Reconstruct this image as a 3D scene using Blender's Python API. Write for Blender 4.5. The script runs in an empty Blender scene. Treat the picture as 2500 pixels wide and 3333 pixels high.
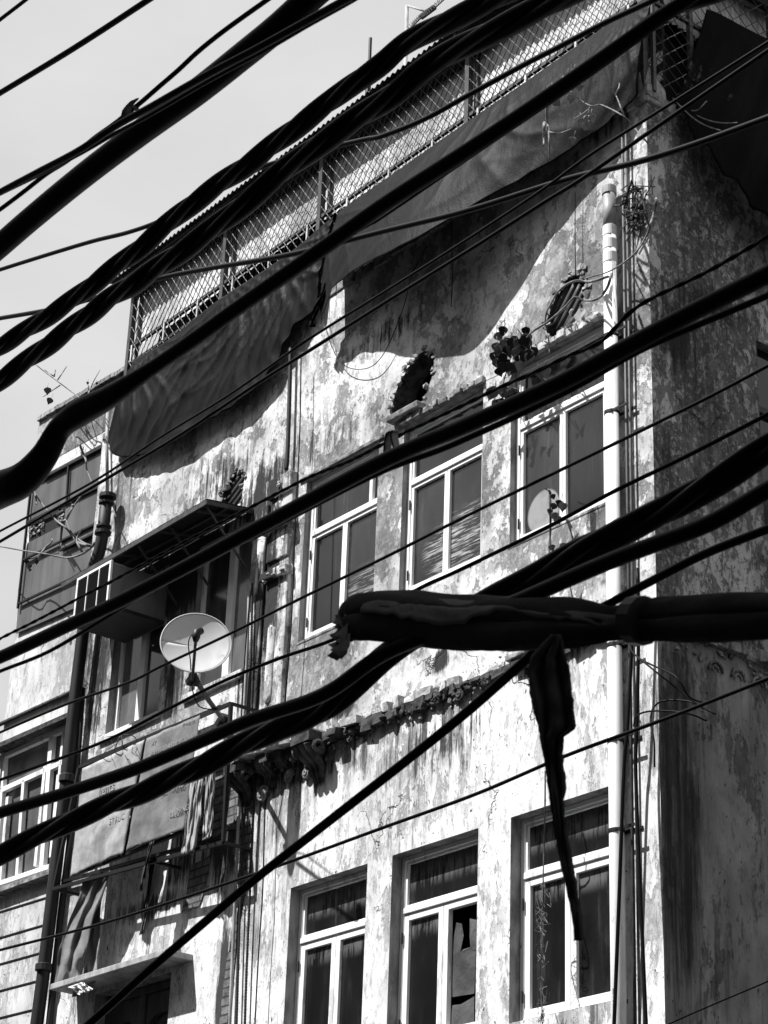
import bpy, bmesh, math, random
from mathutils import Vector, Matrix, noise as mnoise
random.seed(7)
sc = bpy.context.scene
COL = sc.collection
# ------------------------------------------------------------------ camera
F = 7028.44
_p, _r, _y = [math.radians(a) for a in (25.2936, 2.2129, 52.3886)]
FW = Vector((-math.sin(_y)*math.cos(_p), math.cos(_y)*math.cos(_p), math.sin(_p)))
_rt = Vector((math.cos(_y), math.sin(_y), 0)); _up = _rt.cross(FW)
RT = math.cos(_r)*_rt + math.sin(_r)*_up
UP = -math.sin(_r)*_rt + math.cos(_r)*_up
CAM = Vector((9.822, -10.0, 1.6))
cd = bpy.data.cameras.new('camera'); cam = bpy.data.objects.new('camera', cd); COL.objects.link(cam)
cd.sensor_fit = 'VERTICAL'; cd.sensor_height = 24; cd.lens = F/3333*24; cd.clip_end = 4000; cd.clip_start = .05
cam.matrix_world = Matrix(((RT.x, UP.x, -FW.x, CAM.x), (RT.y, UP.y, -FW.y, CAM.y), (RT.z, UP.z, -FW.z, CAM.z), (0, 0, 0, 1)))
cd.dof.use_dof = True; cd.dof.focus_distance = 17; cd.dof.aperture_fstop = 16
sc.camera = cam
# ------------------------------------------------------------------ light
CLOUD = 4.4
SUN_D = Vector((.40, 1, -1.6)).normalized()          # direction the sunlight travels
w = bpy.data.worlds.new('World'); sc.world = w; w.use_nodes = True
nt = w.node_tree; bg = nt.nodes['Background']
sky = nt.nodes.new('ShaderNodeTexSky'); sky.sky_type = 'NISHITA'; sky.sun_disc = False
sky.sun_elevation = math.asin(-SUN_D.z); sky.sun_rotation = math.atan2(-SUN_D.x, -SUN_D.y)
sky.dust_density = 3.0; sky.air_density = 1.0
bw = nt.nodes.new('ShaderNodeRGBToBW')
nt.links.new(sky.outputs[0], bw.inputs[0])
# thin bright cloud veil over the Nishita sky
wt = nt.nodes.new('ShaderNodeTexCoord'); wn_ = nt.nodes.new('ShaderNodeTexNoise'); wn_.inputs['Scale'].default_value = 4.5; wn_.inputs['Detail'].default_value = 7
wmap = nt.nodes.new('ShaderNodeMapping'); wmap.inputs['Scale'].default_value = (1, 1, 2.5); nt.links.new(wt.outputs['Generated'], wmap.inputs[0]); nt.links.new(wmap.outputs[0], wn_.inputs['Vector'])
wr = nt.nodes.new('ShaderNodeMapRange'); nt.links.new(wn_.outputs[0], wr.inputs[0]); wr.inputs[1].default_value = .3; wr.inputs[2].default_value = .75; wr.inputs[3].default_value = CLOUD*.88; wr.inputs[4].default_value = CLOUD*1.12
wm = nt.nodes.new('ShaderNodeMix'); wm.data_type = 'FLOAT'; wm.inputs[0].default_value = .88
nt.links.new(bw.outputs[0], wm.inputs[2]); nt.links.new(wr.outputs[0], wm.inputs[3]); nt.links.new(wm.outputs[0], bg.inputs[0])
bg.inputs[1].default_value = 0.10
sl = bpy.data.lights.new('sun', 'SUN'); sl.energy = 5.0; sl.angle = math.radians(.5)
so = bpy.data.objects.new('sun', sl); COL.objects.link(so)
so.rotation_euler = SUN_D.to_track_quat('-Z', 'Y').to_euler()
sc.view_settings.view_transform = 'Standard'; sc.view_settings.look = 'None'
sc.view_settings.exposure = 0.85; sc.view_settings.gamma = 1
sc.cycles.max_bounces = 6

# ------------------------------------------------------------------ pixel -> world helpers (pixels of the 2500x3333 photo)
def ray(x, y): return (x-1250)/F*RT - (y-1666.5)/F*UP + FW
def P(x, y, Y=0.0):
    r = ray(x, y); return CAM + r*((Y-CAM.y)/r.y)
def PX(x, y, X=0.0):
    r = ray(x, y); return CAM + r*((X-CAM.x)/r.x)
def PZ(x, y, Z):
    r = ray(x, y); return CAM + r*((Z-CAM.z)/r.z)
def depth(p): return (p-CAM).dot(FW)
def V(*a): return Vector(a)
def crop(ox, oy, s): return lambda pts: [(ox+q[0]*s, oy+q[1]*s) + tuple(q[2:]) for q in pts]
c1 = crop(0, 0, .7535); c2 = crop(1250, 0, .7535); c3 = crop(0, 1111, .7535); c4 = crop(1250, 1111, .7535)
c5 = crop(0, 2222, .7535); c6 = crop(1250, 2222, .7535); DD = crop(0, 0, 1.5069)
cA = crop(350, 650, .4822); cB = crop(1000, 0, .4822); cC = crop(1700, 0, .4822)
k3 = crop(950, 1200, .42194); k4 = crop(1600, 900, .42194); k5 = crop(200, 1500, .42194)
k7 = crop(150, 2700, .42194); k6 = crop(0, 2200, .42194); k8 = crop(0, 1200, .3618)

# ------------------------------------------------------------------ scene objects
def link(name, me, mat, parent=None, smooth=False):
    o = bpy.data.objects.new(name, me); COL.objects.link(o)
    if mat: me.materials.append(mat)
    if smooth:
        for p in me.polygons: p.use_smooth = True
    if parent:
        o.parent = parent
        if parent.type == 'EMPTY': o.matrix_parent_inverse = Matrix.Translation(-parent.location)
    return o
def tag(o, label=None, cat=None, group=None, kind=None):
    if label: o['label'] = label
    if cat: o['category'] = cat
    if group: o['group'] = group
    if kind: o['kind'] = kind
    return o
def thing(name, loc, label, cat, group=None):
    o = bpy.data.objects.new(name, None); COL.objects.link(o); o.location = loc; o.empty_display_size = .2
    return tag(o, label, cat, group)

class MB:
    def __init__(s): s.v = []; s.f = []
    def add(s, vs, fs):
        b = len(s.v); s.v += [tuple(v) for v in vs]; s.f += [tuple(b+i for i in f) for f in fs]
    def box(s, a, b, j=0):
        x0, y0, z0 = a; x1, y1, z1 = b
        vs = [V(x, y, z) for x in (x0, x1) for y in (y0, y1) for z in (z0, z1)]
        if j: vs = [v+V(*[random.uniform(-j, j) for _ in range(3)]) for v in vs]
        s.add(vs, [(0, 1, 3, 2), (4, 6, 7, 5), (0, 4, 5, 1), (2, 3, 7, 6), (0, 2, 6, 4), (1, 5, 7, 3)])
    def bar(s, p, q, wd, hd, up=V(0, 0, 1)):
        d = (q-p).normalized(); a = d.cross(up)
        if a.length < 1e-4: a = d.cross(V(1, 0, 0))
        a.normalize(); b = a.cross(d)
        vs = [e+a*(i*wd/2)+b*(k*hd/2) for e in (p, q) for i in (-1, 1) for k in (-1, 1)]
        s.add(vs, [(0, 1, 3, 2), (4, 6, 7, 5), (0, 4, 5, 1), (2, 3, 7, 6), (0, 2, 6, 4), (1, 5, 7, 3)])
    def tube(s, pts, r, n=8, caps=True):
        pts = [Vector(p) for p in pts]; m = len(pts)
        rs = r if isinstance(r, (list, tuple)) else [r]*m
        t = (pts[1]-pts[0]).normalized(); a = t.cross(V(0, 0, 1))
        if a.length < 1e-3: a = t.cross(V(1, 0, 0))
        a.normalize(); b0 = len(s.v); vs = []
        for i, p in enumerate(pts):
            t = (pts[min(i+1, m-1)]-pts[max(i-1, 0)]).normalized()
            a = (a-t*a.dot(t)).normalized(); b = t.cross(a)
            for k in range(n):
                an = 2*math.pi*k/n; vs.append(p+(a*math.cos(an)+b*math.sin(an))*rs[i])
        fs = [(i*n+k, i*n+(k+1) % n, (i+1)*n+(k+1) % n, (i+1)*n+k) for i in range(m-1) for k in range(n)]
        if caps: fs += [tuple(range(n))[::-1], tuple((m-1)*n+k for k in range(n))]
        s.add(vs, fs)
    def chunk(s, c, r, sq=(1, 1, 1)):
        bm = bmesh.new(); bmesh.ops.create_icosphere(bm, subdivisions=1, radius=1)
        vs = [Vector(c)+V(v.co.x*r*sq[0], v.co.y*r*sq[1], v.co.z*r*sq[2])*random.uniform(.35, 1.35) for v in bm.verts]
        bm.verts.index_update(); fs = [tuple(v.index for v in f.verts) for f in bm.faces]; bm.free(); s.add(vs, fs)
    def grid(s, rows):
        n = len(rows[0]); s.add([p for r in rows for p in r],
            [(i*n+k, i*n+k+1, (i+1)*n+k+1, (i+1)*n+k) for i in range(len(rows)-1) for k in range(n-1)])
    def build(s, name, mat, parent=None, smooth=False, bevel=0, solid=0):
        me = bpy.data.meshes.new(name); me.from_pydata(s.v, [], s.f)
        bm = bmesh.new(); bm.from_mesh(me)
        if not solid: bmesh.ops.recalc_face_normals(bm, faces=bm.faces)
        bm.to_mesh(me); bm.free(); me.update()
        o = link(name, me, mat, parent, smooth)
        if solid:
            m = o.modifiers.new('s', 'SOLIDIFY'); m.thickness = solid
        if bevel:
            m = o.modifiers.new('b', 'BEVEL'); m.width = bevel; m.segments = 2; m.limit_method = 'ANGLE'
        return o

def catmull(pts, n=8):
    pts = [tuple(p) for p in pts]
    if len(pts) < 3: n2 = n*2; return [tuple(a+(b-a)*i/n2 for a, b in zip(pts[0], pts[1])) for i in range(n2+1)]
    ext = [tuple(2*a-b for a, b in zip(pts[0], pts[1]))]+pts+[tuple(2*a-b for a, b in zip(pts[-1], pts[-2]))]
    out = []
    for i in range(1, len(ext)-2):
        p0, p1, p2, p3 = ext[i-1:i+3]
        for k in range(n):
            t = k/n
            out.append(tuple(.5*((2*b)+(-a+c)*t+(2*a-5*b+4*c-d)*t*t+(-a+3*b-3*c+d)*t**3) for a, b, c, d in zip(p0, p1, p2, p3)))
    out.append(pts[-1]); return out

# ------------------------------------------------------------------ materials
class G:
    def __init__(s, name, rough=.85, spec=.3):
        s.m = bpy.data.materials.new(name); s.m.use_nodes = True; s.nt = s.m.node_tree
        s.b = s.nt.nodes['Principled BSDF']; s.b.inputs['Roughness'].default_value = rough
        s.b.inputs['Specular IOR Level'].default_value = spec
        s.tc = s.nt.nodes.new('ShaderNodeTexCoord').outputs['Object']
    def n(s, t): return s.nt.nodes.new(t)
    def L(s, a, b):
        if isinstance(a, (int, float)): b.default_value = a
        else: s.nt.links.new(a, b)
    def map(s, scale=(1, 1, 1), loc=(0, 0, 0), rot=(0, 0, 0), vec=None):
        m = s.n('ShaderNodeMapping'); s.nt.links.new(vec or s.tc, m.inputs[0])
        m.inputs['Scale'].default_value = scale; m.inputs['Location'].default_value = loc; m.inputs['Rotation'].default_value = rot
        return m.outputs[0]
    def noise(s, scale, st=(1, 1, 1), det=6, rough=.6, dist=0, loc=(0, 0, 0), rot=(0, 0, 0), col=False):
        t = s.n('ShaderNodeTexNoise'); s.nt.links.new(s.map(st, loc, rot), t.inputs['Vector'])
        t.inputs['Scale'].default_value = scale; t.inputs['Detail'].default_value = det
        t.inputs['Roughness'].default_value = rough; t.inputs['Distortion'].default_value = dist
        return t.outputs[1 if col else 0]
    def ramp(s, f, lo, hi, a=0., b=1.):
        m = s.n('ShaderNodeMapRange'); m.clamp = True; m.interpolation_type = 'SMOOTHSTEP'
        s.L(f, m.inputs[0]); m.inputs[1].default_value = lo; m.inputs[2].default_value = hi
        m.inputs[3].default_value = a; m.inputs[4].default_value = b; return m.outputs[0]
    def op(s, o, a, b=0.):
        m = s.n('ShaderNodeMath'); m.operation = o; s.L(a, m.inputs[0]); s.L(b, m.inputs[1]); return m.outputs[0]
    def mix(s, f, a, b):
        m = s.n('ShaderNodeMix'); m.data_type = 'FLOAT'; m.clamp_factor = True
        s.L(f, m.inputs[0]); s.L(a, m.inputs[2]); s.L(b, m.inputs[3]); return m.outputs[0]
    def blob(s, c, r):
        v = s.n('ShaderNodeVectorMath'); v.operation = 'SUBTRACT'; s.nt.links.new(s.tc, v.inputs[0]); v.inputs[1].default_value = c
        d = s.n('ShaderNodeVectorMath'); d.operation = 'DIVIDE'; s.nt.links.new(v.outputs[0], d.inputs[0]); d.inputs[1].default_value = r
        l = s.n('ShaderNodeVectorMath'); l.operation = 'LENGTH'; s.nt.links.new(d.outputs[0], l.inputs[0])
        return s.op('SUBTRACT', 1., l.outputs['Value'])
    def crack(s, scale, wd, seed=0):
        nz = s.noise(1.7, det=5, loc=(seed, 3, 1), col=True)
        a = s.n('ShaderNodeVectorMath'); a.operation = 'MULTIPLY_ADD'; s.nt.links.new(nz, a.inputs[0])
        a.inputs[1].default_value = (.8, .8, .8); s.nt.links.new(s.tc, a.inputs[2])
        v = s.n('ShaderNodeTexVoronoi'); v.feature = 'DISTANCE_TO_EDGE'; s.nt.links.new(a.outputs[0], v.inputs['Vector'])
        v.inputs['Scale'].default_value = scale
        e = s.ramp(v.outputs['Distance'], wd*.2, wd, 1, 0)
        return s.op('MULTIPLY', e, s.ramp(s.noise(.9, det=3, loc=(seed, 9, 4)),   .55, .62))
    def out(s, base, rough=None, bump=None, bs=.4, bd=.01):
        s.L(base, s.b.inputs['Base Color']) if not isinstance(base, (int, float)) else setattr(s.b.inputs['Base Color'], 'default_value', (base, base, base, 1))
        if rough is not None: s.L(rough, s.b.inputs['Roughness'])
        if bump is not None:
            b = s.n('ShaderNodeBump'); b.inputs['Strength'].default_value = bs; b.inputs['Distance'].default_value = bd
            s.nt.links.new(bump, b.inputs['Height']); s.nt.links.new(b.outputs[0], s.b.inputs['Normal'])
        return s.m

def simple(name, v, rough=.6, var=.25, scale=8, st=(1, 1, 1), spec=.3, bump=.2, bd=.003):
    g = G(name, rough, spec); n = g.noise(scale, st, 6, .65)
    return g.out(g.mix(g.ramp(n, .3, .7), v*(1-var), v*(1+var)), bump=n, bs=bump, bd=bd)

def plaster(name, light, grey, dark, cover, blobs=(), streak=.5, fs=4.0, seed=0, zs=None, grey2=None, bd=.012, fine=.6, soot=.8, zs_=.42, gk=4.6):
    """cover: share of the surface from which the top coat has flaked. blobs: grime stains and painted shade (centre, radii, strength)."""
    g = G(name, .92, .15); grey2 = grey2 or (light+grey)/2
    big = g.noise(.9, (1, 1, .8), 4, .5, loc=(seed, 1, 2))
    n1 = g.noise(fs, (1, 1, zs_), 12, .74, .1, loc=(seed, 0, 0))
    a = g.op('ADD', n1, g.op('MULTIPLY', g.op('SUBTRACT', big, .5), .55))
    t = .5+(.5-cover)*.28
    p1 = g.ramp(a, t-.006, t+.012)
    n2 = g.noise(fs*2.6, (1, 1, zs_*.75), 9, .75, .1, loc=(seed+5, 2, 0))
    b = g.op('ADD', n2, g.op('MULTIPLY', g.op('SUBTRACT', big, .5), .3))
    p2 = g.ramp(b, t-.01, t+.02)
    v = g.mix(p2, light, grey2); v = g.mix(p1, v, g.mix(g.ramp(n2, .4, .6), grey*.8, grey*1.2))
    n3 = g.noise(fs*5.0, (1, 1, min(1, zs_*1.1)), 8, .8, loc=(seed+9, 5, 0))
    p3 = g.op('MULTIPLY', g.ramp(g.op('ADD', n3, g.op('MULTIPLY', g.op('SUBTRACT', n1, .5), .35)), .545, .565), fine)
    v = g.mix(p3, v, g.mix(p1, grey*.85, light*.9))
    soft = g.noise(1.5, (1, 1, .7), 7, .65, loc=(seed, 7, 7))
    v = g.op('MULTIPLY', v, g.ramp(soft, .32, .66, soot, 1.08))
    soft2 = g.noise(4, (1, 1, min(1, zs_)), 6, .7, loc=(seed, 5, 7))
    v = g.op('MULTIPLY', v, g.ramp(soft2, .3, .7, .84, 1.1))
    st = g.noise(9, (1, 1, .07), 6, .7, loc=(seed, 4, 0)); st2 = g.noise(26, (1, 1, .05), 4, .6, loc=(seed, 8, 0))
    sk = g.ramp(g.op('ADD', g.op('MULTIPLY', st, .6), g.op('MULTIPLY', st2, .4)), .50, .62)
    sm = g.ramp(big, .42, .6)
    v = g.mix(g.op('MULTIPLY', g.op('MULTIPLY', sk, sm), streak), v, dark*2.2)
    m = None
    for c, r, k in blobs:
        x = g.op('MULTIPLY', g.ramp(g.blob(c, r), 0, .9), k); m = x if m is None else g.op('MAXIMUM', m, x)
    if m is not None:
        nn = g.op('ADD', g.op('MULTIPLY', n2, .3), g.op('ADD', g.op('MULTIPLY', st, .3), g.op('MULTIPLY', st2, .4)))
        gr = g.ramp(g.op('ADD', m, g.op('MULTIPLY', g.op('SUBTRACT', nn, .5), gk)), .30, .85)
        gr = g.op('MULTIPLY', gr, g.ramp(m, 0.02, .15))
        v = g.mix(gr, v, g.mix(n2, dark*.6, dark*2.0))
    sp = g.noise(30, (1, 1, .6), 3, .5, loc=(seed, 3, 3))
    v = g.mix(g.ramp(sp, .69, .72), v, dark*1.5)
    cr = g.crack(.7, .0065, seed); v = g.mix(g.op('MULTIPLY', cr, .8), v, dark)
    h = g.op('SUBTRACT', g.op('ADD', g.op('MULTIPLY', p1, -.6), g.op('ADD', g.op('MULTIPLY', n2, .9), g.op('MULTIPLY', p2, -.35))), g.op('MULTIPLY', cr, 1.5))
    return g.out(v, bump=h, bs=.7, bd=bd)

# grime on the front wall, plus painted shade under the awning, where the photo shows it
GRIME_SHADE = [((-4.95, 0, 10.1), (.75, .5, .75), 1.0), ((-4.75, 0, 9.1), (.42, .5, 1.1), 1.1), ((-4.95, 0, 8.3), (.38, .5, 1.1), 1.0),
      ((-5.7, 0, 10.6), (1.1, .5, .55), .62), ((-6.25, 0, 9.0), (.38, .4, 1.2), 1.0), ((-6.3, 0, 9.75), (1.6, .5, .65), 1.7), ((-7.65, 0, 9.2), (.4, .4, 1.4), .9),  # widest blob: soot plus the black shade below the awning, painted
      ((-4.0, 0, 7.28), (1.6, .5, .36), .7), ((-2.4, 0, 7.1), (1.0, .5, .5), .6), ((-1.1, 0, 7.45), (.9, .5, .22), .7), ((-3.6, 0, 7.72), (.25, .3, .16), 1.2), ((-2.36, 0, 7.78), (.17, .3, .18), 1.2),
      ((-5.15, 0, 7.1), (.5, .5, 1.1), 1.2), ((-5.05, 0, 5.4), (.22, .4, 1.5), 1.2), ((-6.3, 0, 6.55), (1.2, .4, .22), .75), ((-5.8, 0, 6.9), (.6, .4, .5), .7),
      ((-7.6, 0, 11.0), (.5, .4, .6), .5), ((-3.9, 0, 10.35), (1.0, .3, .3), .55), ((-3.2, 0, 11.1), (1.1, .3, .28), .5), ((-.62, 0, 8.4), (.14, .3, .3), .9),
      ((-.4, 0, 11.8), (.7, .3, .25), .5), ((-.12, 0, 10.8), (.2, .3, .5), .8), ((-7.9, 0, 9.8), (.3, .4, 2.4), .8)]
M_front_hi = plaster('upper_front_plaster', .70, .28, .03, .42, GRIME_SHADE, streak=.2, fs=2.7, seed=1, bd=.03, soot=.5, fine=.42, zs_=.8)
M_front_lo = plaster('lower_front_plaster', .70, .40, .04, .34, GRIME_SHADE, streak=.9, fs=5.0, seed=11, bd=.018, soot=.8, fine=.5)
SG = [((0, .16, 6.0), (.3, .46, 2.9), .8), ((0, .3, 5.0), (.3, 1.6, .7), .5), ((0, .6, 7.55), (.3, .9, .22), .9), ((0, .25, 9.8), (.3, .5, .7), .8),
      ((0, .6, 10.2), (.3, .9, .35), .7), ((0, 1.4, 6.0), (.3, .35, 1.6), .35), ((0, .2, 8.7), (.3, .4, .7), .5)]
M_side = plaster('shaded_side_plaster', .52, .14, .02, .50, SG, streak=.6, fs=3.4, zs_=.8, gk=2.2, seed=21, grey2=.2, bd=.03, soot=.5, fine=.8)  # albedo kept low: part of the side's shade is in this colour
M_side_lo = plaster('shaded_side_plaster_low', .33, .16, .025, .30, SG, streak=.8, fs=3.2, gk=2.0, seed=31, grey2=.19, bd=.02, soot=.6, fine=.35)  # same for the lower side: shade painted into the base tones
M_left = plaster('neighbour_plaster', .62, .40, .06, .28, (), streak=.3, fs=3, seed=41)
M_left_par = plaster('neighbour_parapet_plaster', .40, .17, .03, .55, (), streak=.7, fs=7, seed=51)
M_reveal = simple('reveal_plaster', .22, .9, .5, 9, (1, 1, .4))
M_cable = simple('black_cable_rubber', .0026, .5, .5, 12, spec=.09, bump=.05)
M_black = simple('black_metal', .006, .5, .3, 20)
M_iron = simple('cast_iron', .012, .6, .5, 12, (1, 1, .3), bump=.5)
M_steel = simple('weathered_steel', .05, .55, .4, 14)
M_frame = simple('white_window_paint', .78, .5, .05, 10)
def _wf():
    g = G('peeling_white_paint', .75, .2); n = g.noise(7, (1, 1, .3), 8, .7); m = g.noise(22, (1, 1, .25), 6, .7, loc=(3, 3, 3))
    v = g.mix(g.ramp(n, .56, .62), .76, .50); v = g.mix(g.ramp(m, .66, .70), v, .12)
    return g.out(v, bump=m, bs=.4, bd=.003)
M_wframe = _wf()
def _dirty(name, v, rough, k, sc=6):
    g = G(name, rough, .35); a = g.noise(sc, (1, 1, .12), 7, .7); b = g.noise(sc*3, (1, 1, .3), 6, .75, loc=(4, 4, 4)); c = g.noise(1.2, det=3)
    f = g.op('MULTIPLY', g.ramp(a, .45, .72), g.ramp(c, .35, .6)); x = g.mix(g.op('MULTIPLY', f, k), v, v*.25); x = g.mix(g.op('MULTIPLY', g.ramp(b, .62, .68), k), x, v*.3)
    return g.out(x, bump=b, bs=.1, bd=.003)
M_pvc = _dirty('white_pvc', .74, .4, .6)
M_pvcgrey = simple('grey_pvc', .30, .45, .3, 6)
def glass(name, v=.02, smear_refl=None, seed=0, top=None):
    g = G(name, .08, .5); d = g.noise(2.2, (1, 1, .5), 5, .6, loc=(seed, 0, 0)); sk = g.ramp(g.noise(16, (1, 1, .09), 5, .7, loc=(seed, 3, 0)), .5, .75); base = g.op('ADD', g.ramp(d, .3, .8, v*.5, v*1.5), g.op('MULTIPLY', g.op('MULTIPLY', sk, g.ramp(d, .42, .62)), .035))
    if smear_refl:
        for c, r, k, rot in smear_refl:
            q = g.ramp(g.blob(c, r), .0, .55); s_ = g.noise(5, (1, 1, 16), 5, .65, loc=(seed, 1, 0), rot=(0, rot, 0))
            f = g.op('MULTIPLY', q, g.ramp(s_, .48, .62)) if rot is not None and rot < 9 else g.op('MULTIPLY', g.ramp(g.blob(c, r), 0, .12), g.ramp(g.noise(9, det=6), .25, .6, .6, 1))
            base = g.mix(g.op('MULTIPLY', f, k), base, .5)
    if top:
        for z in top:
            f = g.op('MULTIPLY', g.ramp(g.blob((0, 0, z), (90, 90, .13)), 0, .9), g.ramp(g.op('ADD', g.noise(30, (1, 1, .1), 5, .7), g.op('MULTIPLY', g.noise(5, det=4), .5)), .62, .85))
            base = g.mix(g.op('MULTIPLY', f, .75), base, .16)
    g.L(g.ramp(d, .3, .8, .05, .16), g.b.inputs['Roughness'])
    return g.out(base, bump=g.noise(1.3, det=1), bs=.05, bd=.01)
M_glass_lo = glass('dark_glass', .012, seed=2, top=(5.76, 6.14))
M_glass_hi = glass('tinted_glass', .018, seed=5)
M_glass_dust = glass('dusty_glass', .11, seed=9)
def _tarp(name, lo, hi, rough):
    g = G(name, rough, .06); n = g.noise(1.6, (1, 1, .6), 6, .6); m = g.noise(60, (1, 1, 1), 2, .5)
    wv = g.n('ShaderNodeTexWave'); wv.inputs['Scale'].default_value = 14; wv.inputs['Distortion'].default_value = 6; wv.inputs['Detail'].default_value = 3
    g.nt.links.new(g.map((.6, 1, .35), rot=(0, .5, 0)), wv.inputs[0])
    return g.out(g.mix(g.ramp(n, .3, .7), lo, hi), bump=g.op('ADD', g.op('MULTIPLY', g.noise(4, (1, 1, .35), 7, .65, .6), 1.6), g.op('MULTIPLY', m, .1)), bs=.5, bd=.02)
M_tarp = _tarp('dark_tarpaulin', .002, .006, .55)
M_tarp_dk = _tarp('black_tarpaulin', .0022, .005, .8); M_tarp_dk.node_tree.nodes['Principled BSDF'].inputs['Specular IOR Level'].default_value = .04
M_strip = _tarp('dark_strip_cloth', .012, .05, .9)
M_cloth = _tarp('lit_grey_wrapping', .05, .17, .9)  # paler cloth tone that paints the lit top of the bundle
M_rag = simple('torn_flex_cloth', .30, .8, .5, 6, (1, 1, .4), bump=.6, bd=.01)
def _sheet():
    g = G('painted_sheet_metal', .5, .4); n = g.noise(2, (1, 1, .4), 6, .6); st = g.noise(14, (1, 1, .06), 5, .6)
    v = g.ramp(n, .3, .7, .06, .115); v = g.op('MULTIPLY', v, g.ramp(st, .4, .7, 1.12, .8))
    return g.out(v, bump=g.noise(1.2, det=2), bs=.3, bd=.05)
M_sheet = _sheet()
M_roof = simple('rusty_corrugated_roof', .05, .7, .7, 3)
M_backing = simple('pale_corrugated_sheet', .50, .8, .45, 3, (1, 1, .5))
M_dark = simple('dark_interior', .01, .9, .3, 3)
M_leaf = simple('leaf', .022, .5, .4, 12, spec=.15); M_leaf_lit = simple('leaf_lit', .13, .5, .4, 12, spec=.2); M_leafp = simple('pale_leaf', .35, .6, .3, 12)  # second leaf tone paints the lit look of some leaves
M_bark = simple('bark', .16, .85, .5, 30)
M_dark_bark = simple('dark_bark', .04, .85, .5, 30)
def _brick(name, base, mortar, sc_=1.0, rot=(math.pi/2, 0, 0)):
    g = G(name, .9, .15); t = g.n('ShaderNodeTexBrick'); g.nt.links.new(g.map((1, 1, 1), rot=rot), t.inputs['Vector'])
    t.inputs['Scale'].default_value = 1; t.inputs['Brick Width'].default_value = .22*sc_; t.inputs['Row Height'].default_value = .075*sc_
    t.inputs['Mortar Size'].default_value = .008; t.inputs['Color1'].default_value = (base,)*3+(1,); t.inputs['Color2'].default_value = (base*.55,)*3+(1,)
    t.inputs['Mortar'].default_value = (mortar,)*3+(1,)
    n = g.noise(18, det=7, rough=.7); f = g.n('ShaderNodeRGBToBW'); g.nt.links.new(t.outputs[0], f.inputs[0])
    return g.out(g.op('MULTIPLY', f.outputs[0], g.ramp(n, .3, .7, .5, 1.3)), bump=g.op('ADD', n, g.op('MULTIPLY', t.outputs['Fac'], -1.2)), bs=.9, bd=.012)
M_brick = _brick('exposed_brick', .20, .05)
M_stone = simple('broken_masonry', .20, .95, .65, 14, bump=1.0, bd=.012)
M_stone_lt = simple('flaked_masonry', .42, .95, .45, 14, bump=1.0, bd=.012)
M_carve = simple('soot_shade_stone', .05, .9, .8, 10, bump=1.0, bd=.012)  # soot and shade in one dark tone, for cornice undersides and recesses
M_conc = simple('weathered_concrete', .30, .9, .4, 7, (1, 1, .5), bump=.6)
M_dish = _dirty('dish_enamel', .46, .5, .6, 4)
M_ac = _dirty('ac_casing', .15, .5, .9, 9)
M_wood = simple('dark_stained_wood', .06, .6, .5, 10, (1, 1, .2))
M_sign_l = simple('pale_faded_flex', .27, .7, .35, 5, bump=.8, bd=.012)
M_sign_r = simple('grey_faded_flex', .15, .7, .3, 5, bump=.8, bd=.012)
M_letter = simple('faded_lettering', .22, .7, .3, 14); M_letter_d = simple('faded_dark_lettering', .30, .7, .3, 14)
M_asphalt = simple('asphalt', .05, .9, .3, 4); M_opp = plaster('unseen_street_building_plaster', .16, .10, .04, .4, (), seed=61)

# ------------------------------------------------------------------ ground
mb = MB(); mb.add([V(-400, -400, 0), V(400, -400, 0), V(400, 400, 0), V(-400, 400, 0)], [(0, 1, 2, 3)])
tag(mb.build('ground', M_asphalt), kind='structure')

# ------------------------------------------------------------------ wall sheet with openings
def wall_sheet(name, mat, parent, to3, outer, holes, dep, nrm, reveal_mat=None):
    """outer / holes: lists of (u,z); to3 maps (u, z, d) to the world, d = depth behind the face."""
    bm = bmesh.new()
    for lp in [outer]+holes:
        vs = [bm.verts.new(to3(u, z, 0)) for u, z in lp]
        for i in range(len(vs)): bm.edges.new((vs[i], vs[(i+1) % len(vs)]))
    bmesh.ops.triangle_fill(bm, use_beauty=True, use_dissolve=False, edges=bm.edges[:], normal=nrm)
    for f in bm.faces:
        if f.normal.dot(nrm) < 0: f.normal_flip()
    me = bpy.data.meshes.new(name); bm.to_mesh(me); bm.free()
    o = link(name, me, mat, parent)
    if reveal_mat and holes:
        for lp in holes:
            mb = MB(); n = len(lp); a = [to3(u, z, -.001) for u, z in lp]; b = [to3(u, z, dep) for u, z in lp]
            mb.add(a+b, [(i, (i+1) % n, n+(i+1) % n, n+i) for i in range(n)]); mb.build('reveal', M_carve if len(lp) > 14 and nrm.y < -.99 and reveal_mat is M_reveal else reveal_mat, o)  # ragged vent holes: shade painted into the recess with the dark stone
    return o
def rect(x0, x1, z0, z1): return [(x0, z0), (x1, z0), (x1, z1), (x0, z1)]
def ragged(pts, j=.012, n=4):
    out = []
    for i in range(len(pts)):
        a, b = pts[i], pts[(i+1) % len(pts)]
        for k in range(n):
            t = k/n; out.append((a[0]+(b[0]-a[0])*t+random.uniform(-j, j), a[1]+(b[1]-a[1])*t+random.uniform(-j, j)))
    return out
def pxpoly(pts): return [(p.x, p.z) for p in (P(x, y) for x, y in pts)]

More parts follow.
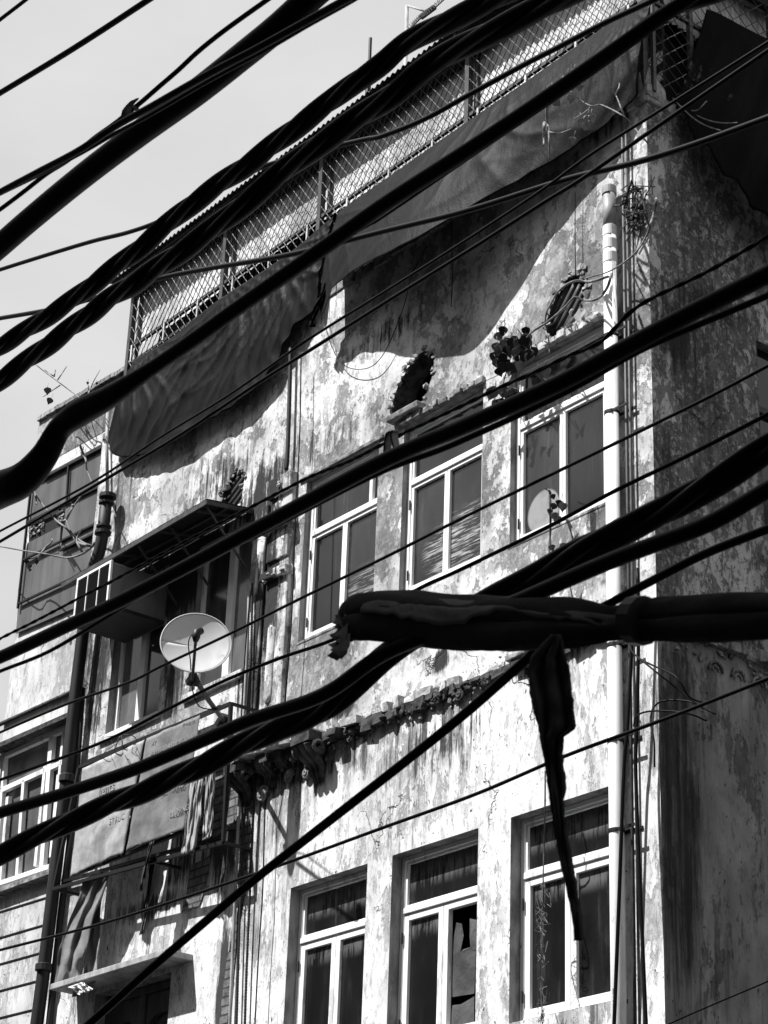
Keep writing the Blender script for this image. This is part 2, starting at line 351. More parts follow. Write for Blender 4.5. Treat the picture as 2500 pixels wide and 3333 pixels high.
# =================================================================== MAIN BUILDING
BLD = thing('apartment_building', (-4, 0, 0), 'tall weathered plastered building with peeling walls, six framed windows and broken cornice', 'building')
front = lambda u, z, d: V(u, d, z)
ZC = 7.50                                             # cornice height, where the two renders of plaster meet
LW = [(-4.18, -3.17), (-2.86, -1.85), (-1.49, -.46)]
UW = [(-4.30, -3.26, 8.50), (-2.92, -1.90, 8.50), (-1.56, -.50, 8.50)]
v2 = [(.0, .0)]*0
vent2 = ragged([(-3.10, 10.16), (-2.68, 10.18), (-2.56, 10.40), (-2.54, 10.58), (-2.62, 10.68), (-2.80, 10.69), (-2.98, 10.58), (-3.09, 10.38)], .016, 3)
vent3 = ragged([(-1.13, 10.14), (-.86, 10.18), (-.72, 10.32), (-.68, 10.48), (-.74, 10.58), (-.90, 10.60), (-1.05, 10.46), (-1.15, 10.30)], .016, 3)
ventl = ragged([(-5.66, 10.20), (-5.34, 10.20), (-5.30, 10.44), (-5.38, 10.56), (-5.52, 10.56), (-5.64, 10.42)], .012, 3)
WA = (-7.42, -6.50, 8.44, 9.95); WB = (-5.98, -5.10, 8.48, 9.95)
hi_holes = [rect(a, b, z, 10.05) for a, b, z in UW] + [vent2, vent3, ventl, rect(*WA), rect(*WB)]
lo_holes = [rect(a, b, 4.83, 6.31) for a, b in LW] + [rect(-7.12, -5.88, 3.6, 5.90)]
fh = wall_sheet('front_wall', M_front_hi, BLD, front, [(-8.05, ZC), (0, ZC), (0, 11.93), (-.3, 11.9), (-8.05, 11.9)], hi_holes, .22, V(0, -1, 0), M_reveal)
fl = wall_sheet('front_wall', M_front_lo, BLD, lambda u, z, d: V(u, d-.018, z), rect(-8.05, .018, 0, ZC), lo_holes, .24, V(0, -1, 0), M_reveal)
mb = MB(); mb.add([V(-8.05, -.018, ZC), V(.018, -.018, ZC), V(.018, 0, ZC), V(-8.05, 0, ZC)], [(0, 1, 2, 3)]); mb.build('plaster_step', M_front_lo, BLD)
side = lambda u, z, d: V(-d, u, z)
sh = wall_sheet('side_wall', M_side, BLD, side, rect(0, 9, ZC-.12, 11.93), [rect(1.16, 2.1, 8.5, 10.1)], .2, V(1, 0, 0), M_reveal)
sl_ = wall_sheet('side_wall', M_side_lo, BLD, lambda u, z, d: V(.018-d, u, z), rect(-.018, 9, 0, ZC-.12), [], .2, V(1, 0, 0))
mb = MB(); mb.box((-8.05, .45, 0), (-.3, .47, 11.88)); mb.box((-8.04, .47, 11.80), (-.002, 8.99, 11.88)); mb.box((-8.05, 9, 0), (0, 9.1, 11.9)); mb.box((-.32, .47, 0), (-.3, 8.9, 11.79))
mb.box((-8.0, .002, 11.86), (-.32, .44, 11.89)); mb.box((-8.06, 0.002, 0), (-8.04, 8.9, 11.9))
mb.build('inner_wall', M_dark, BLD)
# parapet coping + rough top at the corner
mb = MB()
for i in range(60):
    x = -8.0+i*.134; mb.box((x, -.025+random.uniform(-.01, .01), 11.86+random.uniform(-.02, .01)), (x+.13, .16, 11.95+random.uniform(-.02, .02)), .006)
mb.build('parapet_coping', M_stone, BLD, bevel=.006)
mb = MB()
mb.add([V(-.22, -.03, 11.8), V(.03, -.03, 11.8), V(.03, .22, 11.8), V(-.22, .22, 11.8), V(-.18, -.03, 12.0), V(-.03, -.03, 12.12), V(.02, .04, 12.13), V(.03, .2, 11.99), V(-.2, .22, 11.93)],
       [(3, 2, 1, 0), (0, 1, 5, 4), (1, 2, 7, 6), (1, 6, 5), (2, 3, 8, 7), (3, 0, 4, 8), (4, 5, 6, 7, 8)])
mb.build('parapet_corner', M_front_hi, BLD, bevel=.02)

def frame_bars(mb, x0, x1, z0, z1, y, w_, t, sides='lrtb'):
    if 'l' in sides: mb.box((x0, y, z0), (x0+w_, y+t, z1))
    if 'r' in sides: mb.box((x1-w_, y, z0), (x1, y+t, z1))
    if 't' in sides: mb.box((x0+w_, y, z1-w_), (x1-w_, y+t, z1))
    if 'b' in sides: mb.box((x0+w_, y, z0), (x1-w_, y+t, z0+w_))
def pane(parent, x0, x1, z0, z1, y, mat):
    mb = MB(); mb.box((x0, y, z0), (x1, y+.006, z1)); return mb.build('pane', mat, parent)
def window(x0, x1, z0, z1, zt, y, fm, gm, label, fw_=.045, split=.5, tops=None, sw=.032):
    """outer frame (the window part) > sashes, panes, hinges"""
    x0 += .002; x1 -= .002; z0 += .002; z1 -= .002
    mb = MB(); frame_bars(mb, x0, x1, z0, z1, y, fw_, .07); mb.box((x0+fw_, y-.006, zt), (x1-fw_, y+.064, zt+.045))
    if tops: mb.box((tops-.03, y+.002, zt+.045), (tops+.012, y+.06, z1-fw_))
    o = mb.build('window', fm, BLD, bevel=.004); o['label'] = label
    xs = x0+fw_; xe = x1-fw_; xm = xs+(xe-xs)*split
    for a, b, g_ in ((xs, xm, gm[0]), (xm, xe, gm[1])):
        mb = MB(); frame_bars(mb, a+.002, b-.002, z0+fw_+.002, zt-.002, y+.008, sw, .045); mb.build('sash', fm, o, bevel=.003)
        if g_: pane(o, a+sw-.005, b-sw+.005, z0+fw_+sw-.005, zt-sw+.005, y+.034, g_)
    # glazing beads of the transom light
    mb = MB(); frame_bars(mb, xs, xe, zt+.045, z1-fw_, y+.012, .022, .03); mb.build('transom_sash', fm, o, bevel=.002)
    pane(o, xs+.01, xe-.01, zt+.055, z1-fw_-.01, y+.034, gm[2])
    for hz in (.18, .82):
        mb = MB(); z = z0+(zt-z0)*hz; mb.box((x0+fw_-.004, y-.008, z-.04), (x0+fw_+.006, y-.001, z+.04)); mb.tube([V(x0+fw_, y-.01, z-.045), V(x0+fw_, y-.01, z+.045)], .005, 6)
        mb.build('hinge', M_black, o)
    return o
sm2 = glass('smeared_glass', .028, [((-2.15, .1, 8.85), (.42, .6, .33), .8, .5), ((-2.5, .1, 8.8), (.28, .6, .28), .7, .5)], 15)
sm1 = glass('lightly_smeared_glass', .028, [((-3.5, .1, 8.8), (.3, .6, .25), .45, .4)], 16)
refl3 = glass('glass_with_painted_reflection', .028, [((-1.27, .1, 8.72), (.19, 9, .19), .55, 10)], 17)  # round pale disc paints a reflection into the pane colour
window(*UW[0][:2], 8.50, 10.05, 9.50, .055, M_frame, (M_glass_hi, sm1, M_glass_hi), 'upper window beside the pilaster, its transom split by a post', tops=-3.42)
window(*UW[1][:2], 8.50, 10.05, 9.50, .055, M_frame, (sm2, sm2, M_glass_hi), 'upper middle window with brushed white smears across the lower glass')
window(*UW[2][:2], 8.50, 10.05, 9.50, .055, M_frame, (refl3, M_glass_hi, M_glass_hi), 'upper window beside the white drainpipe, a round reflection painted low in its glass')
window(*LW[0], 4.83, 6.31, 5.86, .078, M_wframe, (M_glass_lo, M_glass_lo, M_glass_lo), 'lower window nearest the left bay with two dark panes', fw_=.038, sw=.055)
wn = window(*LW[1], 4.83, 6.31, 5.86, .078, M_wframe, (M_glass_lo, None, M_glass_lo), 'lower middle window with a broken right-hand pane', fw_=.038, sw=.055)
window(*LW[2], 4.83, 6.31, 5.86, .078, M_wframe, (M_glass_lo, M_glass_lo, M_glass_lo), 'lower window beside the white drainpipe with two dark panes', fw_=.038, sw=.055)
# torn plastic in the broken pane
M_torn = simple('torn_plastic_film', .075, .35, .4, 4, spec=.6, bump=.8, bd=.02)
def film(pts, y):
    mb = MB(); c = sum((V(x, y-.012, z) for x, z in pts), V(0, 0, 0))/len(pts)
    vs = [V(x, y+random.uniform(-.004, .006), z) for x, z in pts]; mb.add(vs+[c], [(i, (i+1) % len(vs), len(vs)) for i in range(len(vs))])
    mb.build('torn_film', M_torn, wn, solid=.001)
k1b = crop(900, 2500, .42194)
for pp in ([(1345, 1430), (1385, 1190), (1430, 1200), (1440, 1290), (1410, 1380), (1395, 1440), (1408, 1462), (1440, 1400), (1500, 1380), (1535, 1400), (1528, 1740), (1335, 1770), (1345, 1430)][:-1],
           [(1490, 1160), (1540, 1170), (1542, 1400), (1500, 1410), (1490, 1300)], [(1360, 1830), (1420, 1820), (1522, 1760), (1522, 2350), (1320, 2350), (1325, 2000)]):
    film([(q.x, q.z) for q in (P(x, y, .13) for x, y in k1b(pp))], .13)
# window surround mouldings of the upper storey (thin lintel bands) and sills
for a, b, z in UW:
    mb = MB(); mb.box((a-.02, -.006, z-.03), (b+.02, .05, z-.002)); mb.build('window_sill', M_front_hi, BLD, bevel=.008)
def rubble(name, pts, mat, r=(.012, .035), jit=.03, ybase=-.02, n=1, parent=None, yj=.02):
    mb = MB()
    for x, z in pts:
        for _ in range(n):
            mb.chunk(V(x+random.uniform(-jit, jit), ybase+random.uniform(-yj, yj), z+random.uniform(-jit, jit)), random.uniform(*r)*random.choice((.6, 1, 1, 1.5)), (random.uniform(.7, 1.6), .6, random.uniform(.5, 1.3)))
    return tag(mb.build(name, mat, parent or BLD), kind='stuff')
def along(x0, z0, x1, z1, n): return [(x0+(x1-x0)*i/(n-1), z0+(z1-z0)*i/(n-1)) for i in range(n)]
# broken lintel remains above upper windows
for a, b, mt in ((-3.0, -1.88, M_stone), (-1.62, -.46, M_stone_lt)):
    mb = MB(); x = a
    while x < b:
        w_ = random.uniform(.04, .12); mb.box((x, -.045+random.uniform(-.012, .015), 10.055), (min(x+w_, b), .01, 10.105+random.uniform(-.02, .03)), .006); x += w_
    mb.build('broken_lintel', mt, BLD, bevel=.006)
    rubble('lintel_rubble', along(a, 10.12, b, 10.12, 26), M_stone_lt, (.01, .028), .02, -.01)
mb = MB(); mb.box((-4.4, -.02, 10.06), (-3.2, .01, 10.09), .004); mb.build('broken_lintel', M_stone, BLD, bevel=.004)
for lp, mt in ((vent2, simple('brick_rim', .30, .95, .6, 14, bump=1.0, bd=.012)), (vent3, M_stone), (ventl, M_stone)):
    rubble('broken_edge', lp, mt, (.012, .034), .028, -.004, 2)
# vent fillings
mb = MB(); mb.box((-3.07, -.09, 10.11), (-2.64, .16, 10.17), .012); mb.build('vent_ledge', M_stone, BLD, bevel=.01)
def slats(cx, cz, n, ang, ln, w_, name='louvre', mat=None):
    for i in range(n):
        o = (i-(n-1)/2)*w_; d = V(math.cos(ang), 0, math.sin(ang)); q = V(-math.sin(ang), 0, math.cos(ang)); c = V(cx, .06, cz)+q*o
        L_ = ln*math.sqrt(max(.1, 1-(o/(n*w_*.62))**2)); rows = []
        for a in range(9):
            t = (a/8-.5)*L_; hw = w_*.40*math.sqrt(max(0.03, 1-(2*t/L_)**2))+.004
            rows.append([c+d*t-q*hw+V(0, -.005, 0), c+d*t+V(0, -.035, 0), c+d*t+q*hw+V(0, .005, 0)])
        mb = MB(); mb.grid(rows); mb.build(name, mat or M_steel, BLD, solid=.006, smooth=True)
slats(-.93, 10.36, 5, math.radians(48), .40, .072)
slats(-5.46, 10.36, 5, math.radians(30), .34, .07)

# brick core showing through (lower left) and patches
def patch(name, pts, mat, y=-.024, parent=BLD):
    pl = [P(x, y_, y) for x, y_ in pts]; bm = bmesh.new(); vs = [bm.verts.new(p) for p in pl]
    f = bm.faces.new(vs); f.normal_update()
    if f.normal.y > 0: f.normal_flip()
    r_ = bmesh.ops.extrude_face_region(bm, geom=[f])
    for v_ in [g for g in r_['geom'] if isinstance(g, bmesh.types.BMVert)]: v_.co.y -= .006
    bmesh.ops.triangulate(bm, faces=bm.faces[:]); bmesh.ops.recalc_face_normals(bm, faces=bm.faces[:])
    me = bpy.data.meshes.new(name); bm.to_mesh(me); bm.free(); return link(name, me, mat, parent)
patch('exposed_brickwork', k7([(1135, 265), (1200, 240), (1265, 200), (1255, 330), (1225, 470), (1185, 590), (1050, 640), (1085, 500), (1100, 400)]), M_brick)
patch('exposed_brickwork', k7([(1440, 120), (1480, 60), (1520, -300), (1600, -300), (1590, 60), (1570, 300), (1540, 500), (1470, 700), (1440, 900), (1400, 1000), (1360, 1300), (1340, 1500), (1420, 1500), (1450, 1100), (1480, 800), (1500, 500), (1470, 380)]), M_brick)
patch('exposed_brickwork', [(585, 2590), (690, 2440), (770, 2400), (785, 2560), (790, 2700), (735, 2700), (680, 2740), (620, 2760)], M_brick, -.022)

# pilaster between the two bays
mb = MB()
mb.box((-4.76, -.05, 7.9), (-4.44, -.001, 10.15)); mb.box((-4.80, -.09, 10.0), (-4.44, -.002, 10.18), .01); mb.box((-4.78, -.11, 9.72), (-4.42, -.002, 9.80), .01)
mb.box((-4.76, -.07, 9.36), (-4.45, -.002, 9.70), .01); mb.box((-4.80, -.10, 9.18), (-4.42, -.003, 9.27), .01); mb.box((-4.83, -.13, 9.66), (-4.40, -.003, 9.73), .012)
mb.build('pilaster', M_front_hi, BLD, bevel=.012)
mb = MB(); N_ = 12; rows = []
for i in range(25):     # rounded-end flat panel
    t = i/24; z = 8.02+t*.72; e = min(t, 1-t)*.72; hw = .055 if e > .055 else math.sqrt(max(0, .055**2-(.055-e)**2))
    rows.append([V(-4.63+hw*math.cos(a), -.05-.03*math.sin(a), z) for a in [math.pi*k/N_ for k in range(N_+1)]])
mb.grid(rows); mb.build('pilaster_panel', M_front_lo, BLD, smooth=True)
rubble('pilaster_rubble', along(-4.75, 9.68, -4.45, 9.68, 12)+along(-4.75, 9.22, -4.45, 9.22, 10)+along(-4.6, 10.1, -4.6, 9.75, 8), M_stone_lt, (.012, .03), .03, -.1)
mb = MB(); mb.box((-4.98, -.03, 7.55), (-4.84, -.001, 10.0), .004); mb.build('pilaster_strip', M_front_hi, BLD, bevel=.01)

# ornamental cornice, broken
def cornice_z(x): return 7.50
mb = MB(); x = -4.95
gaps = [(-3.72, -3.60), (-3.15, -3.02), (-2.05, -1.92)]
while x < -.36:
    w_ = random.uniform(.05, .22); dpt = .22 if x < -4.0 else (.17 if x < -3.6 else random.choice((.04, .06, .09)))
    if not any(a < x+w_/2 < b for a, b in gaps) and random.random() > .10:
        mb.box((x+.004, -dpt+random.uniform(-.04, .03), 7.50+random.uniform(-.015, .01)), (x+w_-.004, -.019, 7.55+random.uniform(-.025, .022)), .013)
    x += w_
mb.build('cornice_ledge', M_stone_lt, BLD, bevel=.008)
mb = MB(); x = -4.95
while x < -.36:
    w_ = random.uniform(.08, .16); dd = (.15 if x < -3.6 else .08)+random.uniform(-.04, .01)
    mb.box((x, -max(dd, .03), 7.44-random.uniform(0, .05)), (x+w_, -.019, 7.498), .012); x += w_
for _ in range(190):
    x = random.uniform(-4.95, -1.7); t_ = 1 if x < -3.6 else .45; mb.chunk(V(x, -.03-random.uniform(0, .11)*t_, 7.47-abs(random.gauss(0, .075))*t_), random.uniform(.012, .045)*(.6+.4*t_), (random.uniform(.8, 1.8), .8, random.uniform(.6, 1.3)))
mb.build('cornice_moulding', M_carve, BLD, bevel=.006)
def bracket(x, s=1.0, mat=None, z=7.50):
    mb = MB()
    mb.box((x-.075*s, -.15*s, z-.06*s), (x+.075*s, -.02, z-.006), .004)
    for dx in (-.05, 0, .05):      # acanthus-like lobes sweeping back to the wall
        pts = [V(x+dx*s*(1-.5*t), -.02-.12*s*(1-t)**1.5-.015*math.sin(t*9), z-.06*s-.17*s*t) for t in [i/8 for i in range(9)]]
        mb.tube(pts, [(.028-.018*i/8)*s for i in range(9)], 7)
    sp = [V(x+.0, -.10*s+math.cos(a)*.035*s*(1-a/9), z-.085*s+math.sin(a)*.035*s*(1-a/9)) for a in [i*.45 for i in range(16)]]
    mb.tube([p+V(-.08*s, 0, 0) for p in sp], .012*s, 6); mb.tube([p+V(.08*s, 0, 0) for p in sp], .012*s, 6)
    return mb.build('cornice_bracket', mat or M_carve, BLD, smooth=False)
for x, s_, z_ in ((-4.87, 1.5, 7.5), (-4.50, 1.15, 7.49), (-4.31, .8, 7.46), (-3.84, 1.7, 7.51)): bracket(x, s_, z=z_)
def scroll(x, z, r, mat=M_carve, turns=2.2, y=-.045):
    mb = MB(); n = 40
    pts = [V(x+math.cos(a)*r*(1-.8*a/(turns*6.283)), y-.02*a/(turns*6.283), z+math.sin(a)*r*(1-.8*a/(turns*6.283))) for a in [turns*6.283*i/n for i in range(n+1)]]
    mb.tube(pts, [r*.24]*(n+1), 7); return mb.build('cornice_scroll', mat, BLD, smooth=True)
scroll(-2.35, 7.46, .075); scroll(-2.05, 7.40, .06); scroll(-3.15, 7.42, .05); scroll(-4.25, 7.27, .06, M_stone); scroll(-4.62, 7.20, .07, M_stone); scroll(-4.0, 7.24, .055, M_stone); scroll(-3.42, 7.40, .045, M_carve)
rubble('cornice_rubble', along(-4.9, 7.28, -3.7, 7.30, 26)+along(-3.7, 7.38, -2.0, 7.36, 36), M_stone, (.008, .026), .04, -.025, 1)
rubble('cornice_rubble', along(-4.6, 7.58, -.4, 7.575, 60), M_stone_lt, (.006, .016), .012, -.03, 1)
# side-wall cornice band, arched pieces
mb = MB()
for i in range(16):
    y0 = .04+i*.1; mb.box((.019, y0, 7.34+random.uniform(-.01, .01)), (.06+random.uniform(0, .05), y0+.096, 7.41+random.uniform(-.012, .012)), .008)
for i in range(50): mb.chunk(V(.03, random.uniform(.1, 1.6), random.uniform(7.22, 7.38)), random.uniform(.012, .035), (.6, 1.2, 1))
mb.build('side_cornice', M_stone, BLD, bevel=.006)
for y0 in (.55, .78, 1.0, 1.2):
    mb = MB(); mb.tube([V(.03, y0+.07*math.cos(a), 7.17+.07*math.sin(a)) for a in [math.pi*k/12 for k in range(13)]], .011, 6); mb.tube([V(.028, y0+.035*math.cos(a), 7.17+.035*math.sin(a)) for a in [math.pi*k/10 for k in range(11)]], .008, 6)
    mb.build('side_arch_moulding', M_side, BLD, smooth=True)
# side window
mb = MB()
for a, b in ((8.5, 10.1),):
    mb.box((-.10, 1.162, a), (-.04, 1.20, b)); mb.box((-.10, 1.162, 9.5), (-.04, 2.09, 9.56)); mb.box((-.1, 2.05, a), (-.04, 2.09, b))
o = mb.build('window', M_steel, BLD, bevel=.004); o['label'] = 'side wall window cut by the edge of the picture'
mb = MB(); mb.box((-.09, 1.2, 8.5), (-.084, 2.05, 10.1)); mb.build('pane', M_glass_lo, o)

# left bay: windows under the awning
def bay_window(x0, x1, z0, z1, y, bars, label, gl):
    mb = MB(); frame_bars(mb, x0+.002, x1-.002, z0+.002, z1-.002, y, .05, .06)
    for bx in bars: mb.box((bx-.05, y-.004, z0+.052), (bx+.05, y+.05, z1-.052))
    o = mb.build('window', M_frame, BLD, bevel=.004); o['label'] = label
    xs = [x0+.05]+bars+[x1-.05]
    for i in range(len(xs)-1): pane(o, xs[i]-.01, xs[i+1]+.01, z0+.05, z1-.05, y+.03, gl[i % len(gl)])
    return o
bay_window(*WA, .08, [-6.98], 'bay window below the air conditioner with a white frame', [M_glass_dust])
bay_window(*WB, .05, [-5.48], 'bay window behind the satellite dish', [glass('mid_glass', .04, seed=23), M_glass_dust])
mb = MB(); mb.box((-7.5, -.035, 8.37), (-6.45, .07, 8.436)); mb.box((-6.05, -.035, 8.40), (-5.05, .07, 8.476)); mb.build('window_sill', M_front_lo, BLD, bevel=.008)
# wooden arched door-window under the concrete shelf
mb = MB(); frame_bars(mb, -7.118, -5.882, 3.61, 5.89, .1, .07, .08); mb.box((-6.55, .095, 3.68), (-6.45, .17, 5.82))
dw = mb.build('window', M_wood, BLD, bevel=.006); dw['label'] = 'dark wooden window with arched panes under the concrete shelf'
for a, b in ((-7.04, -6.56), (-6.44, -5.96)):
    ar = [(a+.05, 3.7), (b-.05, 3.7), (b-.05, 5.5)]+[((a+b)/2+((b-a)/2-.05)*math.cos(t), 5.5+.13*math.sin(t)) for t in [math.pi*k/12 for k in range(1, 12)]]+[(a+.05, 5.5)]
    wall_sheet('shutter', M_wood, dw, lambda u, z, d: V(u, .11+d, z), rect(a, b, 3.68, 5.81), [ar], .04, V(0, -1, 0), M_wood)
    pane(dw, a+.03, b-.03, 3.7, 5.75, .15, glass('arched_glass', .05, seed=33))

# =================================================================== ROOFTOP CAGE
CAGE = thing('rooftop_cage', (-4, .05, 11.9), 'long rooftop enclosure of diamond wire mesh between dark posts under a corrugated roof', 'enclosure')
ZR = 12.83; ZT = 13.50
posts = [-7.67, -5.93, -4.32, -2.17, -.02]
for x in posts:
    mb = MB(); mb.bar(V(x, 0, 11.9), V(x, 0, 13.64), .055, .055); mb.bar(V(x+.06, .05, 11.9), V(x+.06, .05, 13.64), .03, .03); mb.build('post', M_steel, CAGE)
mb = MB(); mb.bar(V(-7.67, 0, ZR), V(0, 0, ZR), .03, .035); mb.bar(V(-7.67, 0, ZR-.20), V(0, 0, ZR-.20), .025, .03); mb.bar(V(-7.67, 0, 12.05), V(0, 0, 12.05), .03, .03)
mb.build('rail', M_steel, CAGE)
x = -7.6
while x < -.1: mb = MB(); mb.bar(V(x, -.012, ZR), V(x, -.012, ZR-.2), .022, .022); x += .62; mb.build('rail_stub', M_backing, CAGE)
mb = MB(); mb.box((-7.70, -.02, 13.47), (0.03, .05, 13.66)); mb.box((-.03, 0.06, 13.47), (.03, 4, 13.66)); mb.build('fascia', M_dark, CAGE)
def mesh_strip(mb, p0, du, dz, nw, nh, r=.0045, nrm=V(0, -1, 0)):
    # crimped chain-link: zig-zag vertical strands, neighbours mirrored so that they hook into diamonds
    for i in range(nw+1):
        pts = []
        for k in range(nh+1):
            s_ = ((k+i) % 2)*2-1
            p = p0+du*i+dz*k; q = du*(.5*s_)
            pts.append(p+q*.86+nrm*(.003*s_)); pts.append(p+q*.86+dz*.18+nrm*(.003*s_)+du*random.uniform(-.02, .02))
        mb.tube(pts, r, 4, False)
for i in range(4):
    a, b = posts[i]+.03, posts[i+1]-.03; n = round((b-a)/.052)
    mb = MB(); mesh_strip(mb, V(a, -.02, 12.0), V((b-a)/n, 0, 0), V(0, 0, .0685), n, 22, .0042); mb.build('wire_mesh', M_steel, CAGE)
mb = MB(); mesh_strip(mb, V(.02, .05, 12.0), V(0, .078, 0), V(0, 0, .074), 32, 24, .0042, V(1, 0, 0)); mb.build('wire_mesh', M_steel, CAGE)
mb = MB(); mb.bar(V(0, 0, ZR), V(0, 2.6, ZR), .03, .03); mb.bar(V(0, .52, 11.9), V(0, .52, 13.5), .04, .04); mb.bar(V(0, 1.5, 11.9), V(0, 1.5, 13.5), .04, .04); mb.build('rail', M_steel, CAGE)
# pale corrugated lining behind the mesh, above the rail
mb = MB(); rows = []
n = 700
for z in (12.86, 13.5): rows.append([V(-7.62+7.5*i/n, .075+.004*math.sin(i/n*7.5/.076*6.283)+.006*math.sin(i*.021), z) for i in range(n+1)])
mb.grid(rows); mb.build('lining_sheet', M_backing, CAGE, solid=.001)
mb = MB(); mb.grid([[V(-.12+.012*math.sin(i*1.2), .2+2.6*i/200, z) for i in range(201)] for z in (12.86, 13.5)]); mb.build('lining_sheet', M_backing, CAGE, solid=.001)
mb = MB(); mb.box((-7.6, .30, 11.9), (-.1, .33, 13.6)); mb.box((-.30, .32, 11.9), (-.27, 3.8, 13.6)); mb.build('dark_backdrop', M_dark, CAGE)  # dark sheets added to stand in for unlit open depth behind the mesh
# corrugated roof: eave overhangs the street
rows = []
n = 110*8
for yy, zz in ((-.21, 13.66), (.0, 13.71), (.5, 13.82), (3.0, 14.3)):
    rows.append([V(-7.92+8.3*i/n, yy+random.uniform(-.001, .001), zz+.014*math.sin(i/n*8.5/.077*6.283)) for i in range(n+1)])
mb = MB(); mb.grid(rows); mb.build('roof_sheet', M_roof, CAGE, smooth=True, solid=.002)
mb = MB()
for x in posts: mb.bar(V(x, 0.1, 13.67), V(x, -.18, 13.63), .03, .03)
mb.bar(V(-7.85, -.16, 13.63), V(.3, -.16, 13.63), .022, .022); mb.build('eave_purlin', M_black, CAGE)
mb = MB()
for i in range(14):
    x = -6.8+i*.47; mb.add([V(x, -.06, 13.65), V(x+random.uniform(.1, .3), -.15, 13.64), V(x+.25, -.09, 13.59), V(x+.1, -.05, 13.6)], [(0, 1, 2, 3)])
mb.build('loose_sheet', M_black, CAGE, solid=.003)

# =================================================================== TARPAULINS
def cloth(name, top, bot, nu, nv, mat, disp, label, cat='tarpaulin', thick=.004):
    """top/bot: world polylines; disp(u,v)->(outward push, metres)"""
    def samp(pl, t):
        pl_ = catmull([tuple(p) for p in pl], 6); L_ = [0]
        for a, b in zip(pl_, pl_[1:]): L_.append(L_[-1]+(Vector(b)-Vector(a)).length)
        s_ = t*L_[-1]; i = 0
        while i < len(L_)-2 and L_[i+1] < s_: i += 1
        k = (s_-L_[i])/max(1e-9, L_[i+1]-L_[i]); return Vector(pl_[i]).lerp(Vector(pl_[i+1]), k)
    T = [samp(top, i/nu) for i in range(nu+1)]; B = [samp(bot, i/nu) for i in range(nu+1)]
    rows = [[T[i].lerp(B[i], j/nv)+disp(i/nu, j/nv, T[i].lerp(B[i], j/nv)) for i in range(nu+1)] for j in range(nv+1)]
    mb = MB(); mb.grid(rows); o = mb.build(name, mat, None, smooth=True, solid=thick)
    return tag(o, label, cat)
def fold(pins, amp):
    def f(p):
        s_ = 0
        for px_, pz_, k, ph in pins:
            dx, dz = p.x-px_, pz_-p.z; d = math.hypot(dx, dz)+.05; a = math.atan2(dx, dz+.05)+.35*mnoise.noise(V(p.x*.8, 3, p.z*1.1))
            s_ += ((1-abs(math.sin(k*.5*a+ph)))**2.2*1.6-.3)*math.exp(-d/1.3)*min(1, d*3)
            s_ += .45*((1-abs(math.sin(k*1.25*a+ph*2)))**2-.3)*math.exp(-d/.8)*min(1, d*3)
        return s_*amp
    return f
TL = [P(x, y, -.035) for x, y in ((437, 1172), (560, 1098), (700, 985), (860, 880), (960, 810), (1085, 705))]
BL_ = [P(350, 1440, -.12), P(393, 1488, -.12), P(520, 1462, -.14), P(659, 1378, -.13), P(760, 1322, -.13), P(865, 1226, -.12), P(945, 1080, -.12), P(1030, 1000, -.10)]
fL = fold([(-4.35, 12.95, 34, 0), (-5.9, 12.8, 30, 1), (-7.3, 12.75, 22, 2), (-5.1, 12.85, 27, .5)], .045)
cloth('tarpaulin', TL, BL_, 150, 70, M_tarp, lambda u, v, p: V(0, -.05*math.sin(math.pi*v)*(1-.4*u)-abs(v)**.5*(1-.5*v)*fL(p)-.03*v*mnoise.noise(V(u*26, v*1.5, 1))-.02*v*mnoise.noise(V(u*9, v*4, 7)), 0),
      'dark creased tarpaulin hung from the rooftop mesh over the left bay', thick=.003)
TR_ = [P(x, y, -.035) for x, y in ((1102, 690), (1300, 552), (1500, 412), (1700, 275), (1900, 135), (2052, 30), (2138, -40))]
BR_ = [P(1045, 1055, -.22), P(1085, 940, -.35), P(1180, 865, -.50), P(1320, 795, -.56), P(1480, 702, -.46), P(1640, 613, -.32), P(1800, 523, -.22), P(1960, 415, -.15), P(2080, 310, -.08)]
fR = fold([(-4.3, 12.9, 26, 0), (-1.9, 12.95, 14, 1), (-.1, 12.7, 22, 2)], .028)
cloth('tarpaulin', TR_, BR_, 170, 60, M_tarp, lambda u, v, p: V(0, -.07*math.sin(math.pi*v)-abs(v)**.5*fR(p)-.018*v*mnoise.noise(V(u*14+v*5, v*2, 3)), -.03*math.sin(math.pi*v)),
      'wide smooth dark tarpaulin slung in a long curve from the mesh to the building corner', thick=.003)
mb = MB()   # hanging tail at the torn left corner of the wide tarpaulin
tl = cA([(1500, 560), (1470, 640), (1440, 720), (1425, 800), (1432, 860)])
rows = [[P(x-14+i*4+abs(k-2)*-2, y, -.25-.02*math.sin(i*2.2+k)) for i in range(6)] for k, (x, y) in enumerate(catmull(tl, 3))]
mb.grid(rows); tag(mb.build('tarpaulin_strip', M_tarp_dk, None, smooth=True, solid=.004), 'narrow torn black tail of tarpaulin hanging between the two big sheets', 'tarpaulin strip')
TS = [PX(x, y, .04) for x, y in ((2300, 30), (2338, 44), (2420, 88), (2520, 138), (2700, 220))]
BS = [PX(2205, 345, .08), PX(2250, 420, .18), PX(2360, 560, .28), PX(2520, 740, .34), PX(2700, 900, .4)]
cloth('tarpaulin', TS, BS, 60, 50, M_tarp_dk, lambda u, v, p: V(.06*math.sin(math.pi*v)*min(1, u*3)+(.025*math.sin(u*34+v*5)+.012*math.sin(u*71+v*9))*v, 0, 0),
      'black tarpaulin sagging from the mesh down the shaded side wall', thick=.004)
mb = MB()
